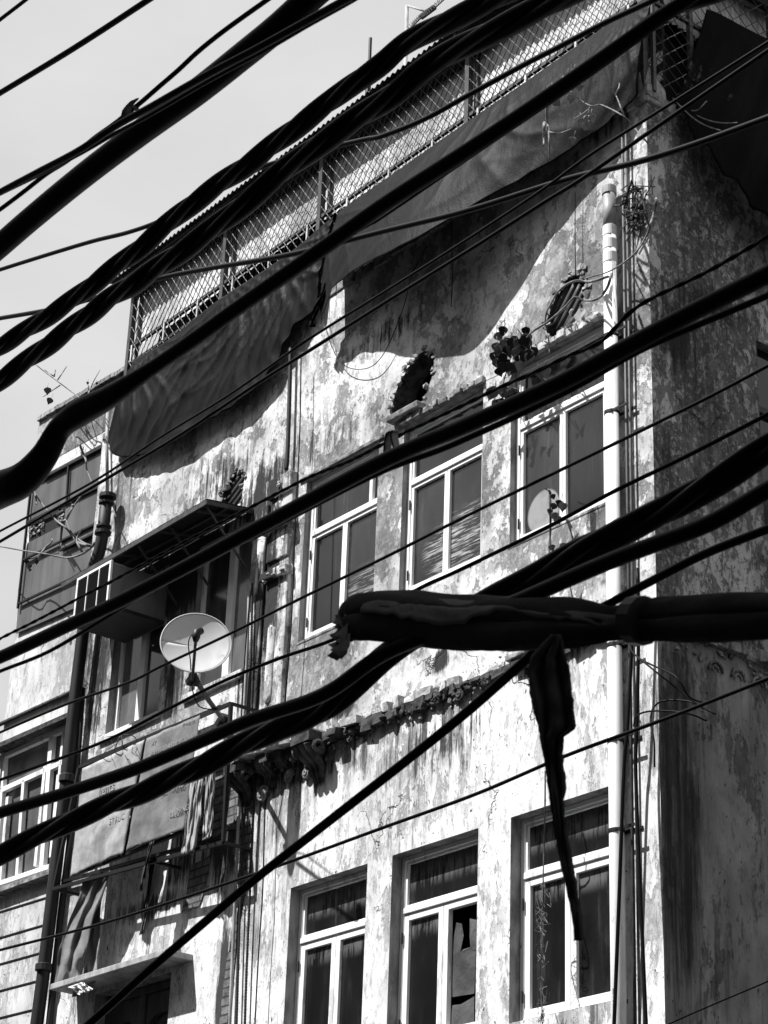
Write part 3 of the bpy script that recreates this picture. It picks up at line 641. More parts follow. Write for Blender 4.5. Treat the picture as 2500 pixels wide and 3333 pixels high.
for a, b in (((2215, 345), (2400, 400)), ((2190, 320), (2345, 425)), ((2230, 350), (2300, 330))):
    p, q = PX(*a, .1), PX(*b, .35); mb.tube([p.lerp(q, t)+V(0, 0, -.06*math.sin(math.pi*t)) for t in [i/10 for i in range(11)]], .006, 6)
tag(mb.build('tie_rope', M_bark), 'thin rope tying the side tarpaulin to the wall top', 'rope')

# =================================================================== PIPES
def pipe(name, pts, r, mat, label, cat, rings=(), ringmat=None, n=16, group=None):
    root = thing(name, pts[0], label, cat, group); mb = MB(); mb.tube(pts, r, n); mb.build('pipe_body', mat, root, smooth=True)
    for c, d, rr, h in rings:
        mb = MB(); mb.tube([c-d*h/2, c-d*h*.4, c+d*h*.4, c+d*h/2], [rr*.9, rr, rr, rr*.9], n); mb.build('collar', ringmat or mat, root, smooth=False)
    return root
PXX, PY = -.335, -.085
pr = pipe('drainpipe', [V(PXX, PY, 0), V(PXX, PY, 10.72)], .052, M_pvc, 'white plastic drainpipe running down beside the building corner', 'drainpipe', n=24)
mb = MB(); mb.tube([V(PXX, PY, 10.72), V(PXX, PY, 11.10)], .050, 20); mb.build('pipe_head', M_pvcgrey, pr, smooth=True)
mb = MB(); mb.tube([V(PXX, PY, 11.06), V(PXX, PY, 11.13)], .058, 20); mb.tube([V(PXX, PY, 11.13), V(PXX, PY, 11.14)], .046, 20); mb.build('pipe_cap', M_pvcgrey, pr, bevel=.003)
for z in (10.72, 10.60, 10.48): mb = MB(); mb.tube([V(PXX, PY, z-.045), V(PXX, PY, z+.045)], .056, 24); mb.build('socket', M_pvc, pr, bevel=.004)
def zat(x, y, Y): return P(x, y, Y).z
for yy in (1060, 1313, 2080, 2395, 2690):
    z = zat(2035, yy, -.12)
    mb = MB(); mb.tube([V(PXX, PY, z-.012), V(PXX, PY, z+.012)], .058, 20); mb.box((PXX-.09, -.03, z-.011), (PXX+.19, -.019, z+.011)); mb.box((PXX+.02, -.12, z-.01), (PXX+.2, -.11, z+.01)); mb.build('clamp', M_black, pr)
def text_mesh(name, s, size, loc, rot, mat, parent, ext=.001, shear=0):
    cu = bpy.data.curves.new(name, 'FONT'); cu.body = s; cu.size = size; cu.extrude = ext; cu.align_x = 'LEFT'; cu.shear = shear
    t = bpy.data.objects.new(name, cu); COL.objects.link(t)
    dg = bpy.context.evaluated_depsgraph_get(); me = bpy.data.meshes.new_from_object(t.evaluated_get(dg)); bpy.data.objects.remove(t)
    me.transform(Matrix.Translation(loc) @ rot)
    me.materials.clear(); return link(name, me, mat, parent)
zt_ = zat(2047, 3320, -.13)
a_ = math.radians(-20)
text_mesh('printed_text', 'STANDARD PVC PIPE', .024, V(PXX+math.cos(math.radians(-72))*.0535, PY+math.sin(math.radians(-72))*.0535, zt_), Matrix.Rotation(math.radians(18), 4, 'Z') @ Matrix(((0, -1, 0, 0), (0, 0, -1, 0), (1, 0, 0, 0), (0, 0, 0, 1))), M_black, pr, .0005)
for i, (x, r, top, lb) in enumerate(((-.225, .012, 11.74, 'thin dark conduit clipped just right of the white drainpipe'), (-.185, .010, 11.70, 'thinner dark conduit nearest the building corner'))):
    z = P(2040, 350, 0).z if i == 0 else 11.68
    mb = MB(); mb.tube([V(x, -.045, 0), V(x, -.045, 8), V(x+.002, -.045, z)], r, 10); tag(mb.build('conduit', M_steel, None, smooth=True), lb, 'conduit', 'conduits beside the drainpipe')
for pts, lb in (((((2075, 1850), (2078, 2100), (2072, 2380), (2069, 2500), (2080, 2800), (2103, 3333), (2112, 3500))), 'black hose leaning right of the drainpipe down to the frame edge'),
                (((2062, 1960), (2052, 2200), (2040, 2400), (2031, 2500), (2016, 2900), (1999, 3333), (1992, 3500)), 'black hose crossing in front of the lower drainpipe to its left')):
    mb = MB(); mb.tube([P(x, y, -.17) for x, y in catmull(pts, 6)], .013, 8); tag(mb.build('hose', M_cable, None, smooth=True), lb, 'hose', 'hoses by the drainpipe')
# tangled loose wires near the corner
cR = crop(1650, 1900, .5124)
for pts, lb in ((((770, 300), (790, 420), (850, 480), (960, 570), (1050, 640), (1200, 760), (1325, 828)), 'loose black wire end sticking out right of the corner, longest of the tangle'),
                (((835, 475), (930, 520), (1060, 580), (1110, 640), (1160, 720), (1260, 762)), 'loose black wire looping from the clamp over the corner'),
                (((805, 905), (830, 835), (930, 808), (1100, 815), (1200, 840), (1268, 868), (1232, 800), (1160, 748), (1000, 743), (930, 790), (912, 880), (935, 1000), (938, 1165)), 'loose black wire curled in a loop below the tangle')):
    q = catmull(cR(pts), 6); mb = MB(); mb.tube([P(x, y, -.28-.1*math.sin(i*.12)) for i, (x, y) in enumerate(q)], .0065, 6)
    tag(mb.build('loose_wire', M_cable, None, smooth=True), lb, 'wire', 'loose wires by the corner')

# cast iron pipe left
def pp(x, y, Y=-.14): return P(x, y, Y)
pts = [pp(348, 1608), pp(335, 1740), pp(322, 1800), pp(300, 1860), pp(290, 1920), pp(270, 2060), pp(248, 2240), pp(216, 2540), pp(180, 2840), pp(140, 3180), pp(120, 3333), pp(95, 3550)]
dirs = V(0, 0, 1)
ip = pipe('cast_iron_pipe', pts, .062, M_iron, 'thick black cast iron soil pipe stepping down the joint between the buildings', 'pipe',
     [(pp(351, 1616), dirs, .088, .05), (pp(346, 1638), dirs, .078, .03), (pp(335, 1735), dirs, .084, .04), (pp(338, 1715), dirs, .078, .025), (pp(296, 1890), dirs, .085, .04), (pp(219, 2535), dirs, .08, .08), (pp(144, 3150), dirs, .085, .07)])
mb = MB(); mb.tube([pp(x, y, -.06) for x, y in ((268, 2240), (250, 2500), (232, 2700), (195, 3000), (160, 3333), (140, 3550))], .032, 12); tag(mb.build('iron_pipe', M_iron, None, smooth=True), 'thinner black iron pipe running beside the thick cast iron one', 'pipe')
mb = MB(); mb.tube([pp(x, y, -.05) for x, y in ((352, 1300), (348, 1450), (350, 1600))], .018, 8); tag(mb.build('vent_pipe', M_conc, None, smooth=True), 'slim pale pipe rising from the top of the cast iron pipe', 'pipe')
# conduits and rods on the left bay
for pts, r, mt, lb in (
    (((812, 1900), (805, 2100), (795, 2300), (785, 2500), (774, 2720), (762, 3000), (748, 3333), (744, 3450)), .016, M_conc, 'pale ribbed conduit climbing the left bay beside the pilaster'),
    (((822, 1900), (815, 2200), (800, 2500), (793, 2720), (780, 3000), (770, 3333), (766, 3450)), .012, M_iron, 'black rod directly right of the ribbed conduit'),
    (((838, 2380), (832, 2500), (822, 2720), (805, 3100), (797, 3333), (794, 3450)), .012, M_iron, 'black pipe second to the right of the ribbed conduit'),
    (((946, 1130), (942, 1300), (936, 1480), (932, 1530)), .020, M_iron, 'short black pipe above the pilaster below the left tarpaulin'),
    (((862, 2640), (855, 2900), (842, 3100), (830, 3333), (826, 3450)), .006, M_cable, 'thin black cable dropping under the cornice end'),
    (((980, 1160), (976, 1400), (962, 1700), (950, 2000), (935, 2200), (918, 2350), (868, 2600), (860, 2660)), .006, M_cable, 'thin black cable running down over the pilaster'),
    (((818, 1900), (800, 2100), (788, 2300), (786, 2340)), .006, M_cable, 'wavy thin cable on the grey glass behind the dish')):
    mb = MB(); q = [P(x, y, -.06 if r > .007 else -.12) for x, y in catmull(pts, 6)]
    if 'ribbed' in lb:
        q2 = []; rr = []
        for a, b in zip(q, q[1:]):
            m_ = max(2, int((b-a).length/.012))
            for k in range(m_): q2.append(a.lerp(b, k/m_)); rr.append(r*(1.0 if len(q2) % 2 else .78))
        mb.tube(q2, rr, 8)
    else: mb.tube(q, r, 8)
    tag(mb.build('ribbed_conduit' if 'ribbed' in lb else ('cable' if r < .007 else 'pipe'), mt, None, smooth=True), lb, 'conduit' if r > .007 else 'cable')

# =================================================================== AC, AWNING, DISH
AC = thing('air_conditioner', (-7.07, -.25, 9.48), 'boxy window air conditioner with dark grille sticking out under the awning', 'air conditioner')
ay = -.64; ax0, az1 = P(252, 1884, ay).x, P(252, 1884, ay).z; ax1, az0 = P(364, 1820, ay).x, P(352, 1964, ay).z
mb = MB(); mb.box((ax0+.015, ay+.02, az0+.01), (ax1-.015, .06, az1-.01)); mb.build('casing', M_ac, AC, bevel=.008)
mb = MB(); frame_bars(mb, ax0, ax1, az0, az1, ay-.004, .028, .024)
for i in (1, 2):
    x = ax0+(ax1-ax0)*i/3; mb.box((x-.007, ay-.006, az0+.028), (x+.007, ay+.016, az1-.028))
mb.build('grille_frame', M_frame, AC, bevel=.003)
mb = MB(); mb.box((ax0+.02, ay+.012, az0+.02), (ax1-.02, ay+.018, az1-.02)); mb.build('coil', M_dark, AC)
mb = MB()
for i in range(26):
    z = az0+.04+i*.0148; mb.box((ax0+.03, ay+.0, z), (ax1-.03, ay+.010, z+.004))
mb.build('louvre', M_black, AC)
mb = MB(); mb.box((ax0-.03, ay+.04, az0-.04), (ax1+.03, -.03, az0-.004)); mb.build('shelf', M_iron, AC, bevel=.004)
AW = thing('awning', (-6.3, 0, 10.05), 'dark sheet metal awning on thin struts above the bay windows and air conditioner', 'awning')
mb = MB(); A = [V(-7.66, -.003, 10.06), V(-5.12, -.003, 10.06), V(-5.05, -.56, 9.95), V(-7.62, -.54, 9.945)]; rows = []
for j in range(5): rows.append([A[0].lerp(A[1], i/24).lerp(A[3].lerp(A[2], i/24), j/4)+V(0, 0, random.uniform(-.003, .003)) for i in range(25)])
mb.grid(rows); mb.build('awning_sheet', M_iron, AW, solid=.004)
mb = MB(); mb.bar(A[3]+V(0, .01, -.025), A[2]+V(0, .01, -.025), .02, .045); mb.bar(A[2]+V(-.01, 0, -.025), A[1]+V(-.01, 0, -.03), .02, .04); mb.bar(V(-7.5, -.28, 9.985), V(-5.1, -.28, 9.985), .025, .025)
for x in (-6.6, -5.9, -5.3): mb.bar(V(x, -.5, 9.935), V(x, -.01, 10.03), .022, .022)
mb.build('awning_frame', M_steel, AW)
for x in (-6.3, -5.75, -5.16): mb = MB(); mb.bar(V(x, -.48, 9.93), V(x+.02, -.015, 9.45), .018, .018); mb.build('strut', M_steel, AW)

dc = P(638, 2092, -.88); DI = thing('satellite_dish', P(727, 2344, -.03), 'round off-white satellite dish on a bent pole in front of the bay window', 'satellite dish')
tocam = (CAM-dc).normalized(); side_v = tocam.cross(V(0, 0, 1)).normalized(); upv = side_v.cross(tocam).normalized()
th = math.radians(34); nrm = (tocam*math.cos(th)+upv*math.sin(th)).normalized(); u_ = side_v; v_ = nrm.cross(u_).normalized()*-1
if v_.z < 0: v_ = -v_
R_ = 115*depth(dc)/F*1.0
rows = []
for j in range(13):
    rr = R_*j/12 if j else R_*.001; rows.append([dc+u_*(rr*math.cos(a))+v_*(rr*math.sin(a))-nrm*(.06*R_/.32*(1-(rr/R_)**2)) for a in [2*math.pi*k/48 for k in range(49)]])
mb = MB(); mb.grid(rows); mb.build('reflector', M_dish, DI, smooth=True, solid=.004)
mb = MB(); mb.tube([dc+u_*(R_*math.cos(a))+v_*(R_*math.sin(a)) for a in [2*math.pi*k/48 for k in range(49)]], .006, 6, False); mb.build('rim', M_dish, DI, smooth=True)
mb = MB()
for x, y in ((612, 2130), (660, 2131), (606, 2160), (654, 2162)):
    r0 = ray(x, y); t_ = (dc-nrm*.07-CAM).dot(nrm)/r0.dot(nrm); p = CAM+r0*t_; mb.tube([p-nrm*.01, p+nrm*.014], .006, 8)
mb.build('bolt', M_black, DI)
feed = P(639, 2062, -1.25); base = P(626, 2215, -.92)
mb = MB(); mb.tube([base, feed+V(0, 0, -.06)], .013, 8); mb.build('feed_arm', M_black, DI)
mb = MB(); mb.tube([feed+V(0, .0, -.07), feed+V(0, 0, -.03), feed+V(0, 0.005, .01), feed+V(0, .05, .04)], [.02, .035, .036, .028], 14); mb.build('feed_horn', M_black, DI, smooth=True)
mb = MB(); mb.tube([P(x, y, -1.2+.5*i/20) for i, (x, y) in enumerate(catmull([(632, 2058), (616, 2080), (614, 2110), (620, 2150), (622, 2200), (630, 2260), (650, 2300), (690, 2310)], 3))], .005, 6); mb.build('feed_cable', M_cable, DI, smooth=True)
mb = MB(); mb.tube([P(629, 2205, -.87), P(645, 2225, -.80), P(680, 2280, -.45), P(727, 2344, -.03)], .022, 10); mb.build('mount_pole', M_steel, DI, smooth=True)
mb = MB(); mb.bar(P(612, 2225, -.86), P(636, 2195, -.86), .05, .05); mb.bar(P(726, 2342, -.02), P(732, 2352, -.02), .12, .12); mb.bar(P(625, 2190, -.85), P(640, 2225, -.85), .04, .06); mb.build('mount_bracket', M_black, DI)

# =================================================================== SHELF (chajja), SIGN, RAGS
mb = MB(); mb.box((-7.46, -.30, 5.945), (-5.56, -.019, 6.0)); tag(mb.build('concrete_shelf', M_conc, BLD, bevel=.006))
SY = -.30
SG_ = thing('shop_sign', P(450, 2850, SY), 'torn faded two-panel flex sign in a rusty frame hung below the bay windows', 'sign')
def SP(x, y, d=0): return P(x, y, SY+d)
mb = MB()
frm = [((258, 2498), (175, 2894)), ((175, 2894), (727, 2742)), ((727, 2742), (752, 2290)), ((258, 2498), (752, 2290)), ((478, 2400), (409, 2782)), ((236, 2850), (600, 2706))]
for a, b in frm: mb.bar(SP(*a), SP(*b), .03, .03)
for a, b in (((285, 2480), (205, 2870)), ((205, 2870), (720, 2725)), ((285, 2480), (720, 2300))): mb.bar(SP(*a, .22), SP(*b, .22), .03, .03)
for q in ((258, 2498), (175, 2894), (727, 2742), (752, 2290), (500, 2805)): mb.bar(SP(*q), SP(q[0], q[1])+V(0, .28, 0), .025, .025)
mb.build('sign_frame', M_black, SG_)
def quad_cloth(name, a, b, c, d, mat, parent, nu=24, nv=30, amp=.008, rag=0, y=0, seed=0):
    rows = []
    for j in range(nv+1):
        t = j/nv; row = []
        for i in range(nu+1):
            s_ = i/nu; x = (a[0]*(1-s_)+b[0]*s_)*(1-t)+(d[0]*(1-s_)+c[0]*s_)*t; yy = (a[1]*(1-s_)+b[1]*s_)*(1-t)+(d[1]*(1-s_)+c[1]*s_)*t
            if j == nv: yy += rag*(mnoise.noise(V(i*.9, seed, 0)))
            p = SP(x, yy, y); row.append(p+V(0, -abs(amp)*(1+mnoise.noise(V(s_*4, t*5, seed))*1.3+.4*mnoise.noise(V(s_*14, t*16, seed))), 0))
        rows.append(row)
    mb = MB(); mb.grid(rows); return mb.build(name, mat, parent, smooth=True, solid=.0015)
pa = quad_cloth('sign_panel', (272, 2502), (474, 2408), (404, 2778), (232, 2856), M_sign_l, SG_, rag=14, y=-.022, seed=1, amp=.012); pa['label'] = 'pale left sign panel'
pb = quad_cloth('sign_panel', (482, 2404), (655, 2328), (602, 2700), (415, 2772), M_sign_r, SG_, rag=10, y=-.022, seed=4, amp=.012); pb['label'] = 'grey right sign panel'
def sign_text(s, x, y, size, mat, slope=.0, parent=None):
    p = SP(x, y, -.048); text_mesh('lettering', s, size, p, Matrix.Rotation(math.pi/2, 4, 'X'), mat, parent, .001)
sign_text('AFFORDABLE PRICES!!!!', 490, 2462, .072, M_letter, parent=pb)
sign_text('AT', 490, 2425, .06, M_letter, parent=pb); sign_text('SINCE 19', 592, 2362, .045, M_letter, parent=pb)
sign_text('NO FIXING', 520, 2590, .075, M_letter, parent=pb); sign_text('CLOSING', 548, 2660, .075, M_letter, parent=pb); sign_text('SERVICE', 500, 2560, .06, M_letter, parent=pb)
sign_text('lights', 320, 2590, .13, M_letter_d, parent=pa); sign_text('STRUC', 352, 2682, .085, M_letter_d, parent=pa)
def rag(name, path, wd, mat, label, seed, y0=-.34, folds=5, cat='torn cloth', hem=.02):
    q = catmull(path, 5); rows = []
    for j, (x, y) in enumerate(q):
        t = j/(len(q)-1); ww = wd*(1 + .25*mnoise.noise(V(seed, t*4, 0)))
        row = []
        for i in range(19):
            s_ = i/18-.5; ph = s_*folds*6.283
            yy = y+(9*mnoise.noise(V(i*.7, seed, 3)) if j == len(q)-1 else 0)
            row.append(P(x+s_*ww+3*mnoise.noise(V(i*.5, t*6, seed)), yy-s_*ww*.35, y0-(.045/max(folds, 1.5))*math.cos(ph+t*3+mnoise.noise(V(s_*3, t*3, seed))*2.5)-.03*mnoise.noise(V(s_*5, t*6, seed))))
        rows.append(row)
    mb = MB(); mb.grid(rows); return tag(mb.build(name, mat, None, smooth=True, solid=.002), label, cat)
rag('torn_cloth', [(650, 2480), (640, 2560), (632, 2640), (622, 2720), (612, 2775)], 46, M_rag, 'ragged pale cloth strip hanging at the right edge of the sign', 1)
rag('torn_cloth', [(688, 2480), (684, 2560), (680, 2640), (676, 2700), (672, 2730)], 30, M_rag, 'narrower grey cloth strip hanging just right of the ragged one', 2)
rag('torn_cloth', [(315, 2845), (295, 2920), (265, 2990), (240, 3080), (228, 3150), (225, 3205)], 90, simple('rag_grey', .16, .7, .3, 5, bump=.5, bd=.01), 'long twisted grey sheet hanging from the sign down to the concrete shelf', 3, y0=-.26, folds=2)
rag('torn_cloth', [(302, 2900), (290, 3000), (285, 3100), (278, 3190), (270, 3235)], 75, simple('rag_grey2', .22, .7, .3, 5, bump=.5, bd=.01), 'wide grey sheet behind the twisted one, its foot crumpled on the shelf', 4, y0=-.18, folds=1.5)
rag('torn_cloth', [(495, 2740), (480, 2800), (468, 2850), (458, 2900)], 14, simple('rag_dark', .03, .7, .3, 5), 'short dark rag dangling from the middle of the sign', 5, folds=2)
rag('torn_cloth', [(500, 2790), (487, 2880), (475, 2960), (462, 3040)], 16, simple('rag_dark2', .05, .7, .3, 5), 'long dark rag stuck to the wall under the middle of the sign', 6, y0=-.06, folds=2)
rag('torn_cloth', [(245, 3205), (262, 3215), (280, 3230)], 46, simple('rag_white', .62, .7, .2, 5), 'crumpled white scrap lying at the left end of the shelf', 7, y0=-.30, folds=3)

# =================================================================== LEFT NEIGHBOUR
a4 = math.radians(3.6); LO = V(-8.10, .10, 0); LU = V(-math.cos(a4), -math.sin(a4), 0); LN = V(math.sin(a4), -math.cos(a4), 0)
def LP(x, y, d=0.):
    r = ray(x, y); o = LO+LN*d; return CAM+r*((o-CAM).dot(LN)/r.dot(LN))
def luz(x, y): p = LP(x, y); return ((p-LO).dot(LU), p.z)
NB = thing('neighbour_building', LO+LU*.8, 'lower neighbouring building left of the black pipe with metal cladding and white windows', 'building')
lmap = lambda u, z, d: LO+LU*u-LN*d+V(0, 0, z)
UE = luz(60, 1960)[0]; ztop = luz(123, 1373)[1]; ztr = ztop
zw0, zw1 = luz(110, 2870)[1]-.02, luz(110, 2391)[1]
wl = (.02, UE+.0)
hole = rect(.12, UE-.04, luz(60, 2905)[1], luz(60, 2425)[1])
wall_sheet('wall', M_left, NB, lmap, rect(-.4, UE, 0, ztop-.62), [hole], .12, LN, M_reveal)
o = wall_sheet('parapet', M_left_par, NB, lambda u, z, d: lmap(u, z, d-.004), rect(-.6, UE+.0, ztop-.62, ztop), [], .12, LN)
mb = MB()
for i in range(22):
    u = -.6+i*(UE+.6)/22; a = lmap(u, ztop, -.03); mb.box((0, 0, 0), (0, 0, 0)) if 0 else mb.bar(lmap(u, ztop+.01, .06), lmap(u+(UE+.6)/22-.004, ztop+.01+random.uniform(-.01, .01), .06), .2, .05)
mb.build('coping', M_left_par, NB)
mb = MB(); q = [lmap(UE, 0, .0), lmap(UE, 0, 5), lmap(UE, ztop, 5), lmap(UE, ztop, 0)]; mb.add(q, [(0, 1, 2, 3)])
q = [lmap(-.6, ztop-.02, .02), lmap(UE, ztop-.02, .02), lmap(UE, ztop-.02, 5), lmap(-.6, ztop-.02, 5)]; mb.add(q, [(0, 1, 2, 3)]); mb.build('end_wall', M_left, NB)
# oriel on its far edge
mb = MB(); rows = []
zo0, zo1 = LP(40, 1925).z, LP(95, 1640).z+.35
for z, k in ((zo0-.10, .35), (zo0, 1), (zo1, 1)): rows.append([lmap(UE+.28*math.sin(t)*k, z, .35-.33*math.cos(t)*k) for t in [math.pi*i/14 for i in range(15)]])
mb.grid(rows); mb.build('oriel', M_conc, NB, smooth=True)
# metal cladding
def lquad(name, pts, mat, d, th_=.01, parent=NB):
    f = [LP(x, y, d) for x, y in pts]; b = [LP(x, y, d)-LN*th_ for x, y in pts]; n = len(f); mb = MB()
    mb.add(f+b, [tuple(range(n)), tuple(range(n, 2*n))[::-1]]+[(i, (i+1) % n, n+(i+1) % n, n+i) for i in range(n)]); return mb.build(name, mat, parent)
L0 = lambda t: (100-40*t, 1585+385*t)                       # left edge of the cladding
def ly(x, y0, s): return y0-s*x
lquad('cladding_panel', [(102, 1575), (222, 1513), (215, 1640), (88, 1700)], M_sheet, .03)
lquad('cladding_panel', [(226, 1511), (370, 1438), (355, 1570), (219, 1638)], M_sheet, .035)
lquad('cladding_panel', [(215, 1642), (350, 1574), (340, 1720), (300, 1745), (198, 1790)], M_sheet, .045)
lquad('cladding_panel', [(90, 1768), (198, 1712), (190, 1800), (75, 1822)], M_sheet, .03)
lquad('cladding_panel', [(75, 1824), (190, 1760), (335, 1690), (320, 1840), (60, 1963)], M_sheet, .025)
lquad('cladding_panel', [(59, 1968), (330, 1840), (320, 1945), (52, 2062)], M_sheet, .03)
mb = MB()
for a, b in (((224, 1512), (217, 1640)), ((75, 1823), (345, 1688)), ((60, 1965), (330, 1838)), ((145, 1555), (340, 1452)), ((102, 1575), (58, 1980)), ((88, 1701), (350, 1572)), ((195, 1792), (310, 1735))): mb.bar(LP(*a, .06), LP(*b, .06), .022, .022)
mb.build('cladding_seam', M_black, NB)
lquad('cladding_band', [(140, 1548), (340, 1440), (342, 1460), (130, 1570)], M_carve, .05)
lquad('broken_opening', [(93, 1705), (214, 1648), (212, 1700), (195, 1720), (95, 1765)], M_dark, .02)
mb = MB()
for _ in range(46):
    x = random.uniform(96, 145); y = 1752-(x-96)*.5-random.uniform(0, 42); mb.chunk(LP(x, y, .03), random.uniform(.008, .026))
for _ in range(24):
    x = random.uniform(188, 214); y = random.uniform(1650, 1705); mb.chunk(LP(x, y, .04), random.uniform(.012, .03))
mb.build('broken_masonry', M_stone, NB)
# ledge under the white wall and window
mb = MB(); mb.bar(LP(-60, 2462, .05), LP(250, 2325, .05), .12, .05); mb.bar(LP(-60, 2385, .02), LP(250, 2245, .02), .05, .02); mb.build('window_hood', M_carve, NB)
def lbar(mb, a, b, w_, d=.0, t=.05): mb.bar(LP(*a, d), LP(*b, d), t, w_)
W = MB()
for a, b, w_ in (((18, 2452), (-12, 2880), .06), ((172, 2400), (140, 2830), .07), ((0, 2578), (210, 2482), .055), ((82, 2540), (60, 2850), .05), ((30, 2595), (5, 2870), .05), ((152, 2495), (120, 2820), .05), ((0, 2470), (222, 2370), .05), ((0, 2878), (165, 2822), .05), ((212, 2380), (195, 2560), .04), ((200, 2520), (175, 2790), .10)):
    lbar(W, a, b, w_, -.04)
wo = W.build('window', M_wframe, NB, bevel=.003); wo['label'] = 'white framed window of the neighbouring building'
o = lquad('pane', [(-20, 2470), (222, 2370), (170, 2830), (-40, 2900)], glass('neighbour_glass', .12, seed=44), -.075, .004, NB); o.parent = wo; o.matrix_parent_inverse = Matrix.Identity(4)
mb = MB(); mb.bar(LP(-60, 2925, .04), LP(200, 2830, .04), .1, .05); mb.build('window_sill', M_stone, NB)
# horizontal grooved courses below
mb = MB(); z = LP(60, 2950).z
while z > 3.0: mb.bar(lmap(-.3, z, -.003), lmap(UE, z, -.003), .010, .014); z -= .27
mb.build('groove', M_black, NB)

# =================================================================== ROOFTOP BITS
mb = MB(); p = P(1325, 230, 1.5); q = P(1325, 18, 1.5); mb.tube([p+V(0, 0, -2), q], .02, 8); mb.tube([q, P(1395, 40, 1.5)], .012, 8)
RL = mb.build('lamp_pole', M_conc, None, smooth=True); tag(RL, 'slim pale lamp pole with an arm standing above the rooftop', 'lamp pole')
mb = MB(); mb.box((-.12, -.03, -.02), (.12, .03, .02)); o = mb.build('lamp_head', M_steel, RL, bevel=.01); o.location = P(1392, 40, 1.5)
mb = MB(); mb.tube([P(1196, 330, 1.0), P(1203, 200, 1.0)], .03, 8); mb.tube([P(1203, 200, 1.0), P(1206, 124, 1.0)], .018, 8); tag(mb.build('roof_rod', M_black), 'short black rod standing up behind the roof edge', 'rod')
mb = MB(); bw_ = [P(x, y, 1.2) for x, y in catmull([(1335, 95), (1370, 60), (1400, 40), (1450, -5)], 6)]; mb.tube(bw_, .006, 5)
for i in range(0, len(bw_)-1):
    for s_ in (-1, 1): mb.tube([bw_[i], bw_[i]+V(.05*s_, .0, .07)], .004, 4)
tag(mb.build('barbed_wire', M_steel), 'line of barbed wire rising beside the lamp pole', 'barbed wire')

# =================================================================== PLANTS
def leaf(mb, c, L_, d, nrm_):
    d = d.normalized(); s_ = d.cross(nrm_).normalized(); n_ = s_.cross(d); k = 9; rows = []
    for i in range(k):
        t = i/(k-1); w_ = .46*L_*(math.sin(math.pi*min(1, t*1.06)**.62)) if t < .94 else .015*L_
        p = c+d*(L_*t)-n_*(.12*L_*t*t); rows.append([p-s_*w_+n_*w_*.25, p-s_*w_*.5+n_*w_*.06, p, p+s_*w_*.5+n_*w_*.06, p+s_*w_+n_*w_*.25])
    mb.grid(rows)
def plant(name, label, branches, leaves, Y, bmat, lmat, r=.008, cat='plant', px_leaf=30):
    root = thing(name, P(*branches[0][0], Y) if branches else P(leaves[0][0], leaves[0][1], Y), label, cat)
    for br in branches:
        q = catmull(br, 5); mb = MB(); n = len(q); mb.tube([P(x, y, Y-.05*math.sin(i*.7)) for i, (x, y) in enumerate(q)], [max(.002, r*(1-.6*i/n)) for i in range(n)], 6); mb.build('branch', bmat, root, smooth=True)
    if leaves:
        for l_ in leaves:
            x, y = l_[:2]; s_ = l_[2] if len(l_) > 2 else 1; c = P(x, y, Y-random.uniform(.02, .12)); L_ = px_leaf*s_*depth(c)/F*random.uniform(.8, 1.15); vd = (CAM-c).normalized()
            mb = MB(); d = V(random.uniform(-.7, .7), random.uniform(-.3, .2), -1); leaf(mb, c-d.normalized()*L_*.5, L_, d-vd*d.dot(vd), vd+V(random.uniform(-.6, .6), random.uniform(-.4, .4), random.uniform(-.5, .5)))
            mb.tube([c-d.normalized()*L_*.5, c-d.normalized()*L_*.9+V(random.uniform(-.02, .02), 0, .02)], .0018, 4); mb.build('leaf', (M_leaf_lit if lmat is M_leaf and random.random() < .5 else lmat), root, smooth=True, solid=.0008)
    return root
kL = crop(1550, 1000, .2034)
plant('fig_sapling', 'dark broad-leaved sapling sprouting from the lintel beside the upper right window',
      [kL([(1450, 20), (1300, 130), (1100, 270), (900, 400), (810, 480), (700, 600), (560, 800), (500, 1000), (300, 1110), (100, 1200)]), kL([(560, 800), (480, 620), (440, 440)]), kL([(700, 600), (720, 440), (660, 350)]),
       kL([(500, 1000), (440, 1200), (480, 1400), (600, 1380)]), kL([(1180, 1190), (1080, 1140), (1000, 1080)])],
      [p for p in kL([(600, 500), (650, 590), (510, 580), (335, 640), (350, 700), (780, 530), (800, 590), (770, 790), (890, 700), (560, 680), (430, 790), (340, 900), (400, 920), (540, 960), (620, 940), (700, 920), (480, 900), (580, 560), (800, 510), (430, 390), (350, 450), (800, 370),
                      (500, 1400), (430, 1340), (630, 1410), (400, 1540), (330, 1570), (960, 1200), (1030, 1070), (1110, 1040), (720, 830), (620, 640), (690, 600), (460, 600), (390, 650), (520, 700), (660, 760), (840, 820), (300, 780), (360, 1000), (450, 960), (600, 1000), (720, 700), (850, 760), (600, 1360), (540, 1460), (240, 1400), (290, 1350)])]
      , -.10, M_dark_bark, M_leaf, .006, px_leaf=44)
plant('aerial_root', 'pale bare root snaking from the wall corner across the drainpipe to the right vent hole',
      [cC([(905, 1340), (900, 1400), (870, 1500), (840, 1590), (750, 1720), (590, 1830), (420, 1880)]), k4([(900, 0), (760, 40), (640, 35), (520, 110), (430, 260), (415, 400), (440, 480), (447, 590)]), k4([(925, -20), (890, 90), (820, 170), (720, 185), (640, 160), (560, 240), (430, 350), (330, 410), (270, 470)])],
      [], -.20, M_bark, M_leafp, .012)
